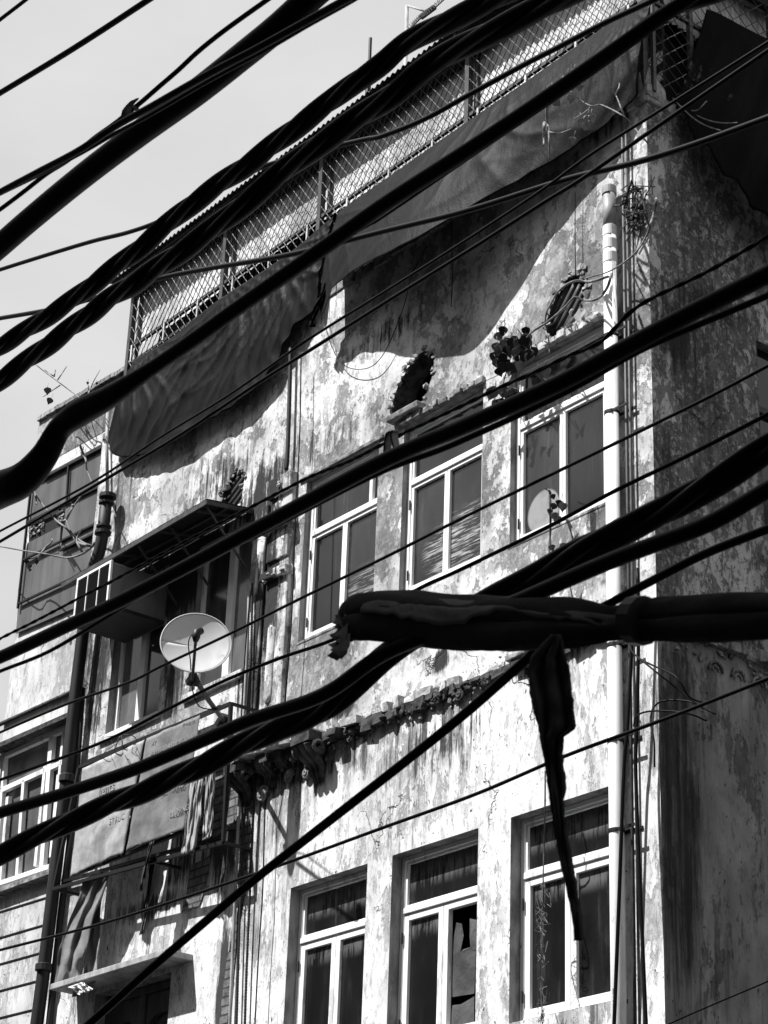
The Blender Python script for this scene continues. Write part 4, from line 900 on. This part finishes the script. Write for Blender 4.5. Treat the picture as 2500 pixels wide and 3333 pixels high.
plant('dead_twig', 'leafy twig arching over the wide tarpaulin above the drainpipe',
      [cC([(850, 970), (780, 890), (690, 790), (540, 710), (470, 715), (400, 680), (300, 600), (240, 560)]), cC([(690, 790), (640, 660), (605, 590)]), cC([(630, 640), (655, 580), (652, 520)]), cC([(470, 715), (420, 760), (345, 805)]), cC([(180, 890), (250, 900), (330, 870)])],
      cC([(290, 545, 1.1), (315, 530, .9), (190, 630, 1), (240, 640, .9), (330, 665, 1), (350, 490, .6), (385, 590, .8), (400, 820, .8), (440, 810, .9), (470, 790, 1), (430, 850, .8), (230, 690, .9), (340, 950, .8)]), -.75, M_bark, simple('dry_leaf', .24, .6, .5, 10), .007, px_leaf=36)
plant('dry_pod', 'long pale dry stalk hanging in front of the wide tarpaulin',
      [cC([(165, 640), (168, 800), (180, 900), (185, 1090)]), cC([(150, 830), (145, 980)])], [], -.72, M_bark, M_leafp, .014)
plant('hanging_creeper', 'small creeper hanging below the upper right window',
      [[(1790, 1600), (1792, 1700), (1788, 1800), (1786, 1900), (1792, 1990)], [(1790, 1600), (1775, 1590)]],
      [(1800, 1650, 1.), (1820, 1640, 1.1), (1832, 1650, 1), (1805, 1680, 1), (1815, 1690, .9), (1800, 1615, .7), (1790, 1665, .8), (1796, 1780, .9), (1802, 1800, .7)], -.12, M_dark_bark, M_leaf, .010)
vine = [(1775, 2510), (1773, 2700), (1768, 2850), (1770, 2980), (1762, 3100), (1760, 3200), (1765, 3333), (1762, 3420)]
vt = plant('dried_vine', 'dried thin vine dangling in front of the lower window next to the drainpipe', [vine], [], -.15, M_dark_bark, M_leafp, .006)
mb = MB()
for i in range(60):
    x = 1768+random.uniform(-6, 6); y = random.uniform(2880, 3333); p = P(x, y, -.15); mb.tube([p, p+V(random.uniform(-.05, .05), random.uniform(-.03, .02), random.uniform(-.06, .06)), p+V(random.uniform(-.07, .07), 0, random.uniform(-.1, .1))], .002, 4)
mb.build('tendril', M_bark, vt)
plant('bare_sapling', 'bare sapling rooted in the joint of the cast iron pipe, reaching left over the cladding',
      [k8([(850, 1560), (830, 1600), (740, 1665), (600, 1700), (400, 1665), (200, 1635), (0, 1600), (-120, 1590)]), k8([(830, 1600), (700, 1560), (600, 1440), (500, 1360), (430, 1280), (360, 1190), (320, 1130), (290, 1060)]),
       k8([(830, 1600), (740, 1560), (640, 1470), (590, 1350)]), k8([(600, 1350), (660, 1240), (750, 1120)]), k8([(660, 1240), (640, 1205)]), k8([(350, 1700), (400, 1620), (465, 1560), (470, 1530)]), k8([(740, 1650), (690, 1540), (740, 1440)]), k8([(320, 1130), (330, 1220)]),
       k8([(700, 640), (740, 740), (775, 830), (780, 900), (830, 1030)])],
      k8([(240, 1740, .6), (260, 1780, .7), (330, 1740, .5), (270, 1810, .5)]), -.35, M_bark, M_leaf, .014)
plant('bare_branch', 'thin bare branch with two hanging leaves against the sky above the left parapet',
      [k8([(760, 300), (700, 250), (540, 130), (430, 50), (330, -30), (260, -90)]), k8([(540, 150), (480, 190), (390, 252)]), k8([(520, 100), (560, 40), (600, -20)]), k8([(490, 70), (440, 40), (400, 10)]), k8([(770, 290), (810, 190), (840, 120), (900, 10)]), k8([(770, 290), (795, 220), (795, 150)]), k8([(490, 60), (500, 10)])],
      k8([(428, 185, 1.0), (447, 292, .95), (790, 128, .4), (870, 132, .5)]), -.30, M_bark, M_leaf, .008, px_leaf=26)
plant('weed_tuft', 'wiry weed tuft drooping over the top bar of the sign', [[(395, 2390), (380, 2420), (350, 2440), (320, 2470)], [(395, 2390), (400, 2430), (410, 2465), (425, 2470), (432, 2430)], [(390, 2395), (370, 2450), (365, 2475)], [(400, 2390), (440, 2400), (445, 2440), (438, 2450)], [(395, 2390), (340, 2400)]], [], -.34, M_dark_bark, M_leaf, .005)
# bird-nest of roots at the corner
mb = MB()
for i in range(40):
    p = P(2068+random.uniform(-20, 40), 610+random.uniform(0, 110), -.05); mb.tube([p, p+V(random.uniform(-.1, .1), random.uniform(-.08, 0), random.uniform(-.08, .08)), p+V(random.uniform(-.16, .16), random.uniform(-.06, 0), random.uniform(-.16, .16))], random.uniform(.003, .009), 5)
tag(mb.build('root_tangle', M_dark_bark), 'dark tangle of roots behind the conduits near the top of the corner', 'roots')
# thin hanging wires on the upper wall
for pts, lb in ((((1470, 705), (1472, 900), (1468, 1000)), 'short thin wire hanging on the shaded wall under the wide tarpaulin'),
                (((1390, 800), (1340, 900), (1310, 1010), (1250, 1150), (1190, 1200), (1110, 1180), (1060, 1060), (1050, 900)), 'thin wire sagging in a loop below the wide tarpaulin'),
                (((1873, 600), (1872, 760), (1874, 900)), 'fine wire hanging straight down to the right vent hole')):
    mb = MB(); mb.tube([P(x, y, -.06) for x, y in catmull(pts, 6)], .004, 5); tag(mb.build('thin_wire', M_cable, None, smooth=True), lb, 'wire', 'thin wires on the upper wall')

# =================================================================== OVERHEAD CABLES
GRP = 'overhead cables slung along the street'
def cable(name, label, pts, Y, wd, strands=1, pitch=.5, n=10, cat='cable', mat=None, ext=(4, 4), ph=0):
    """pts: photo pixels (x,y[,width]); the cable hangs in the plane Y = const parallel to the street"""
    pts = [(p[0], p[1], p[2] if len(p) > 2 else wd) for p in pts]
    q = catmull(pts, 8); c = [P(x, y, Y) for x, y, _ in q]; ds = sorted(depth(p) for p in c); md = ds[len(ds)//2]
    vary = any(abs(p[2]-wd) > .1 for p in pts)
    rs = [(w_*depth(p)/F/2 if vary else wd*md/F/2) for p, (_, _, w_) in zip(c, q)]
    if ext[0]: d = (c[0]-c[2]).normalized(); c = [c[0]+d*ext[0]]+c; rs = [rs[0]]+rs
    if ext[1]: d = (c[-1]-c[-3]).normalized(); c = c+[c[-1]+d*ext[1]]; rs = rs+[rs[-1]]
    mb = MB()
    if strands == 1:
        mb.tube(c, rs, n)
    else:
        fine = []; fr = []
        for i, (a, b) in enumerate(zip(c, c[1:])):
            m_ = max(1, int((b-a).length/.03))
            for k in range(m_): fine.append(a.lerp(b, k/m_)); fr.append(rs[i]+(rs[i+1]-rs[i])*k/m_)
        s_ = 0; A_ = []
        for i, p in enumerate(fine):
            if i: s_ += (p-fine[i-1]).length*(1+.5*mnoise.noise(p*1.1+V(ph, 0, 0)))
            t = (fine[min(i+1, len(fine)-1)]-fine[max(i-1, 0)]).normalized(); a = t.cross(V(0, 0, 1)).normalized(); b = a.cross(t); A_.append((p, a, b, s_, fr[i]))
        for k in range(strands):
            f_ = .66 if strands == 2 else .56
            mb.tube([p+(a*math.cos(s_/pitch*6.283+k*6.283/strands+ph)+b*math.sin(s_/pitch*6.283+k*6.283/strands+ph))*r_*(1-f_)*1.15 for p, a, b, s_, r_ in A_], [r_*f_*1.0 for *_, r_ in A_], 9)
    return tag(mb.build(name, mat or M_cable, None, smooth=True), label, cat, GRP)
cable('cable', 'short thin cable cutting the top left corner of the sky', c1([(-40, 118), (0, 85), (110, 0), (180, -60)]), -6.5, 13)
cable('cable', 'straight black cable crossing the upper left sky, second from the corner', c1([(-60, 440), (0, 402), (320, 208), (640, 0), (760, -80)]), -7.0, 20)
cable('cable', 'lumpy thin cable running above the thick sky cable and crossing under it at the left', c1([(-60, 945), (0, 905), (100, 830), (200, 752), (300, 688), (400, 602), (500, 530), (600, 450), (690, 372), (770, 303), (850, 228), (930, 162), (1010, 102), (1160, -5), (1250, -70)]), -7.6, 16)
cable('cable', 'smooth black cable lying across the front of the thickest sky cable', c1([(-60, 865), (0, 830), (160, 745), (340, 650), (500, 545), (650, 462), (900, 320), (1100, 215), (1300, 105), (1500, -5), (1600, -60)]), -8.0, 24)
cable('cable', 'second smooth cable alongside, slightly lower on the thickest sky cable', c1([(-60, 870), (0, 838), (170, 755), (350, 662), (500, 575), (650, 495), (900, 350), (1150, 215), (1330, 110), (1510, 10), (1600, -45)]), -7.9, 14)
cable('thick_cable', 'thickest cable, a fat black diagonal through the upper left sky', c1([(-80, 1130), (0, 1062), (150, 932), (370, 752), (600, 578), (850, 398), (1050, 240), (1200, 118), (1330, 0), (1420, -80)]), -7.7, 86, n=16)
mb = MB(); kn = c1([(530, 505), (548, 478), (565, 450), (598, 425)]); mb.tube([P(x, y, -7.62) for x, y in catmull(kn, 4)], [.006, .008, .010, .012, .012, .011, .010, .009, .008, .007, .005, .004, .002][:13], 6); mb.tube([P(x, y, -7.6) for x, y in c1([(560, 490), (575, 462), (590, 470)])], .008, 6)
tag(mb.build('cable_tie', M_cloth), 'scrap of tape knotted round the lumpy cable in the sky', 'tape')
cable('twisted_cable', 'upper of the two big twisted cable ropes running along the roof edge', c1([(-60, 1530), (60, 1460), (200, 1372), (330, 1283), (480, 1168), (600, 1075), (720, 972), (820, 890), (950, 795), (1100, 690), (1200, 612), (1300, 535), (1420, 445), (1540, 350), (1659, 270)])+c2([(110, 182), (270, 95), (430, 20), (560, -50), (700, -120)]), -7.0, 70, 3, .90)
cable('twisted_cable', 'lower of the two big twisted cable ropes, in front of the eaves', c1([(60, 1600), (210, 1490), (330, 1400), (470, 1295), (600, 1212), (720, 1130), (850, 1040), (980, 940), (1100, 845), (1250, 720), (1400, 610), (1520, 528), (1659, 436)])+c2([(150, 318), (280, 235), (420, 160), (560, 92), (700, 25), (820, -40), (950, -110)]), -6.8, 76, 3, 1.0, ph=1.2)
cable('cable', 'black cable looping up from the left edge over the twisted ropes and mesh', c1([(-60, 1185), (0, 1165), (200, 1102), (400, 1042), (560, 1002), (700, 950), (840, 868), (1000, 790), (1150, 715), (1290, 678), (1450, 632), (1580, 602)])+c2([(0, 585), (180, 512), (380, 402), (600, 282), (760, 200), (950, 100), (1100, 30), (1250, -40)]), -6.0, 17)
cable('cable', 'black cable crossing the tarpaulins almost level to the upper right', c1([(-60, 1388), (0, 1375), (250, 1330), (500, 1260), (700, 1200), (900, 1160), (1200, 1110), (1400, 1065)])+c2([(0, 998), (350, 912), (700, 802), (850, 758), (1100, 698), (1350, 620), (1659, 508), (1750, 470)]), -5.0, 19)
cable('thick_cable', 'knobbly taped cable swelling at the left edge and climbing straight to the top right', DD([(-60, 1085, 78), (0, 1058, 78), (50, 1035, 72), (95, 985, 62), (130, 925, 55), (175, 890, 62), (240, 855, 52), (330, 795, 34), (420, 733, 34), (510, 668, 34), (600, 605, 35), (700, 535, 35), (830, 442, 35), (1000, 332, 35), (1150, 232, 35), (1300, 128, 36), (1420, 42, 34), (1490, -5, 32), (1560, -60, 30)]) and
      [(x, y, w_*1.507) for x, y, w_ in DD([(-60, 1085, 78), (0, 1058, 80), (50, 1035, 74), (95, 985, 60), (130, 925, 52), (175, 890, 60), (240, 855, 50), (330, 795, 34), (420, 733, 34), (510, 668, 34), (600, 605, 35), (700, 535, 35), (830, 442, 35), (1000, 332, 35), (1150, 232, 35), (1300, 128, 36), (1420, 42, 34), (1490, -5, 32), (1560, -60, 30)])], -7.5, 52, n=14)
cable('cable', 'thin cable shadowing the knobbly cable just below it', c1([(1100, 1290), (1300, 1165), (1460, 1050), (1600, 970)])+c2([(0, 935), (400, 662), (720, 440), (1000, 232), (1220, 78), (1330, 0), (1420, -60)]), -6.8, 9, ext=(0, 4))
cable('cable', 'black cable running into the top right corner above the knobbly one', c2([(800, 362), (920, 276), (1040, 185), (1150, 95), (1270, 32), (1400, -5), (1500, -40)]), -7.45, 46, ext=(0, 4))
cable('cable', 'upper of a thin parallel pair crossing the whole wall diagonally', c3([(-80, 868), (0, 820), (400, 608), (700, 410), (1000, 225), (1320, 0)])+c2([(0, 1262), (350, 1040), (680, 822), (900, 662), (1200, 472), (1659, 182), (1760, 110)]), -5.6, 10)
cable('cable', 'lower of a thin parallel pair crossing the whole wall diagonally', c3([(-80, 910), (0, 865), (500, 570), (800, 390), (1130, 170), (1400, 0)])+c2([(0, 1310), (400, 1060), (700, 868), (870, 762), (1230, 512), (1659, 218), (1760, 150)]), -5.5, 13)
cable('twisted_wire', 'finely twisted wire passing in front of the air conditioner to the upper right', c3([(-80, 1335), (0, 1285), (150, 1210), (360, 1100), (500, 1028), (700, 918), (900, 812), (1100, 708), (1330, 590), (1500, 522)])+c4([(0, 442), (100, 390), (330, 282), (500, 200), (660, 130), (800, 62), (940, 0)])+c2([(1100, 1322), (1400, 1172), (1659, 1022), (1760, 960)]), -6.2, 14, 2, .12)
cable('thick_cable', 'heavy black cable sweeping across the upper windows', DD([(-60, 1440), (0, 1420), (150, 1350), (250, 1303), (400, 1225), (520, 1160), (650, 1090), (800, 1010), (900, 963), (1000, 922), (1200, 832), (1350, 752), (1500, 672), (1659, 592), (1740, 545)]), -7.8, 52, n=14)
cable('cable', 'cable hugging the underside of the heavy one across the upper windows', DD([(540, 1165), (640, 1112), (760, 1050), (850, 1008), (950, 972), (1020, 942), (1130, 892), (1250, 832), (1380, 758), (1500, 705), (1659, 638), (1740, 600)]), -7.6, 22, ext=(0, 4))
cable('cable', 'cable peeling off below the heavy one at the left edge', DD([(-60, 1478), (0, 1450), (100, 1410), (200, 1352), (300, 1290), (380, 1240)]), -7.7, 13, ext=(4, 0))
cable('cable', 'thin cable drawn across the middle of the upper window panes', c4([(1759, 55), (1659, 105), (1400, 242), (1000, 440), (750, 562), (450, 708), (250, 808), (0, 935)])+c3([(1300, 1110), (1000, 1260), (700, 1402), (560, 1472)])+c5([(300, 88), (0, 215), (-80, 250)]), -5.2, 11)
cable('cable', 'thin cable following the sills of the upper windows', c4([(1759, 265), (1659, 315), (1300, 500), (1000, 645), (750, 780), (550, 880), (300, 1000), (130, 1080)])+c3([(1480, 1270), (1200, 1372), (950, 1475)])+c5([(700, 128), (430, 262), (0, 420), (-80, 450)]), -5.4, 13)
cable('twisted_cable', 'fat twisted cable rope sagging across the lower half from right edge to left edge', c4([(1759, 420), (1659, 470), (1500, 565), (1350, 655), (1200, 742), (1000, 835), (850, 905), (650, 1025), (450, 1120), (200, 1250), (0, 1370)])+c5([(1400, 118), (1200, 198), (950, 318), (800, 392), (600, 478), (350, 578), (200, 648), (0, 742), (-80, 790)]), -7.3, 86, 3, 1.0, ph=.6)
cable('thick_cable', 'smooth heavy cable running just above the fat twisted rope', c4([(1759, 590), (1659, 640), (1400, 788), (1100, 902), (900, 982), (700, 1070), (560, 1130), (300, 1230), (0, 1350)])+c5([(1400, 50), (1100, 155), (900, 240), (600, 368), (300, 470), (0, 562), (-80, 590)]), -7.9, 50, n=14)
cable('cable', 'dark cable ending behind the wrapped bundle, right of the drainpipe', c4([(1759, 765), (1659, 810), (1400, 912), (1200, 1012), (1000, 1118), (900, 1180), (800, 1290)]), -7.0, 30, ext=(4, 0))
cable('thick_cable', 'straight dark cable slanting down from the wrapped bundle to the bottom left', c4([(1000, 1200), (900, 1260), (800, 1340), (700, 1420)])[:1]+DD([(1260, 1375, 1), (1180, 1410, 1)])[:0]+DD([(1200, 1375), (1120, 1440), (1000, 1545), (850, 1665), (700, 1782), (550, 1900), (400, 2028), (300, 2115), (200, 2205), (100, 2290)]), -7.2, 31, ext=(0, 4))
cable('cable', 'thin straight wire from the right edge down to the lower left wall', c6([(1759, -62), (1659, -18), (1330, 112), (1070, 210), (770, 322), (400, 480), (0, 625)])+c5([(1200, 792), (700, 960), (400, 1052), (0, 1155), (-80, 1178)]), -4.6, 12)
cable('cable', 'very thin wire cutting the bottom right corner', c6([(1759, 1240), (1659, 1290), (1400, 1400), (1220, 1480), (1100, 1540)]), -5, 5)
mb = MB()
for pts in (((1262, 1492), (1268, 1420), (1282, 1408)), ((1300, 1480), (1286, 1420), (1290, 1402))):
    rows = [[P(x+i*5-10, y, -7.75+.01*i) for i in range(5)] for x, y in catmull(pts, 4)]; mb.grid(rows)
tag(mb.build('tape_tie', M_black, None, solid=.004), 'two black tape ends standing up from the heavy cable by the middle upper window', 'tape')
# wrapped bundle with hanging strip, close to the lens
BN = thing('wrapped_bundle', P(1800, 2050, -7.9), 'bundle of cables wrapped in grey cloth jutting in from the right edge', 'wrapped bundle')
cl = [(1085, 2050, 40), (1110, 2035, 100), (1160, 2010, 135), (1250, 2005, 150), (1400, 2015, 150), (1550, 2025, 150), (1700, 2028, 150), (1850, 2030, 135), (1980, 2035, 105), (2060, 2025, 90), (2090, 2020, 100), (2200, 2015, 120), (2350, 2005, 130), (2520, 2000, 135), (2700, 1995, 135)]
q = catmull(cl, 6); YB = -7.9; rows = []
tdir = (P(2400, 2000, YB)-P(1300, 2010, YB)).normalized(); bup = V(0, 0, 1); bdp = tdir.cross(bup).normalized()
for j, (x, y, wd) in enumerate(q):
    c = P(x, y, YB); h = wd*depth(c)/F/2; row = []
    for k in range(25):
        a = 2*math.pi*k/24; kk = k % 24
        rr = h*(.8+.42*abs(math.sin(a))**.6)*(1+.30*mnoise.noise(V(math.cos(a)*1.3, math.sin(a)*1.3, j*.09))+.12*abs(math.sin(2.5*a+j*.10+.8*mnoise.noise(V(j*.12, 0, 0))))+.16*mnoise.noise(V(math.cos(a)*3.5, math.sin(a)*3.5, j*.22))+.06*abs(math.sin(4*a+j*.21)))
        off = -tdir*(random.uniform(0, .03) if j < 3 else 0) if 0 else V(0, 0, 0)
        if j < 8: off = tdir*((1-j/8)**1.3*(.055+.055*math.sin(a)+.028*math.sin(kk*2.1)+.02*(kk % 3)))
        row.append(c+bup*(rr*.86*math.sin(a))+bdp*(rr*.5*math.cos(a))+off)
    rows.append(row)
mb = MB(); mb.grid(rows); mb.build('wrapping', M_strip, BN, smooth=True, solid=.002)  # dark cloth tone paints the bundle's shaded underside
mb = MB(); mb.tube([P(x, y, YB) for x, y, _ in q[14:]], [.5*w_*depth(P(x, y, YB))/F/2 for x, y, w_ in q[14:]], 10); mb.build('bundle_core', M_cable, BN)
mb = MB(); c = P(2080, 2020, YB); mb.tube([c-tdir*.012, c+tdir*.012], .037, 14); mb.build('tie_band', M_black, BN)
mb = MB(); rows = []
fl_ = [(x, y, wd) for x, y, wd in q if 1200 < x < 2055]
for j, (x, y, wd) in enumerate(fl_):
    c = P(x, y, YB); h = wd*depth(c)/F/2; row = []
    lim = -.02-.45*mnoise.noise(V(j*.13, 2, 0))-.12*math.sin(j*.22)+.12*mnoise.noise(V(j*.9, 7, 0))
    for k in range(11):
        a = math.pi*.62+(lim*math.pi/2-math.pi*.62)*k/10
        rr = h*(1.06+.22*mnoise.noise(V(k*.45, j*.14, 4))+.09*abs(math.sin(k*.9+j*.16))+.08*mnoise.noise(V(k*1.1, j*.5, 9)))
        row.append(c+bup*(rr*.9*math.sin(a))+bdp*(rr*.62*math.cos(a)))
    rows.append(row)
mb.grid(rows); mb.build('lit_top_flap', M_cloth, BN, smooth=True, solid=.002)  # upper half lightened by colour to look lit
mb = MB()   # tattered end
for i in range(30):
    y = 1975+i*4.6; p = P(1155-i*1.2+random.uniform(-10, 10), y, YB-.01+random.uniform(-.02, .02)); e = P(1110-i*1.0+random.uniform(-26, 20), y+random.uniform(5, 34), YB-.02+random.uniform(-.03, .03)); s_ = V(0, 0, .012)
    mb.add([p-s_, p+s_, e+V(0, 0, .003), p.lerp(e, .5)+V(0, .004, -.014)], [(0, 1, 2, 3)])
mb.build('tatter', M_cloth, BN, solid=.002)
Lp = DD([(1195, 1372), (1150, 1420), (1143, 1460), (1160, 1560), (1176, 1650), (1190, 1750), (1205, 1840), (1228, 1930), (1240, 1990), (1244, 2032)])
Rp = DD([(1212, 1365), (1224, 1420), (1233, 1460), (1241, 1540), (1246, 1574), (1236, 1583), (1218, 1590), (1217, 1615), (1218, 1700), (1222, 1800), (1238, 1900), (1253, 1980), (1254, 2028)])
def _xat(pl, y):
    for a, b in zip(pl, pl[1:]):
        if a[1] <= y <= b[1]: return a[0]+(b[0]-a[0])*(y-a[1])/max(1e-6, b[1]-a[1])
    return pl[0][0] if y < pl[0][1] else pl[-1][0]
y0_, y1_ = Lp[0][1], Lp[-1][1]; rows = []
for j in range(91):
    y = y0_+(y1_-y0_)*j/90; a = (_xat(Lp, y)+2*mnoise.noise(V(j*.4, 0, 0)), y); b = (_xat(Rp, y)+3*mnoise.noise(V(j*.5, 5, 0)), y-6*mnoise.noise(V(j*.2, 9, 0)))
    rows.append([P(a[0]+(b[0]-a[0])*i/10+random.uniform(-1.5, 1.5)*(i in (0, 10)), a[1]+(b[1]-a[1])*i/10, YB-.02-.010*math.sin(i*1.3+j*.04)-.012*mnoise.noise(V(i*.5, j*.12, 2))) for i in range(11)])
mb = MB(); mb.grid(rows); tag(mb.build('hanging_strip', M_strip, None, smooth=True, solid=.004), 'long dark torn cloth strip dangling from the wrapped bundle to a point', 'cloth strip')

# =================================================================== STREET BEHIND THE CAMERA (unseen blocks, added and sized to cut sky light)
OB = thing('unseen_street_building', (-2, -13.5, 0), 'unseen plain building across the street, sized to block sky light', 'building')
mb = MB(); mb.box((-40, -24, 0), (18, -13.5, 18)); mb.build('wall', M_opp, OB)  # added unseen block, cuts sky light from across the street
OB2 = thing('unseen_street_building', (8, 4, 0), 'unseen plain block added across the side lane to block sky light', 'building')
mb = MB(); mb.box((4.2, 1.5, 0), (20, 16, 12)); mb.build('wall', M_opp, OB2)  # added unseen block, cuts sky light on the side wall
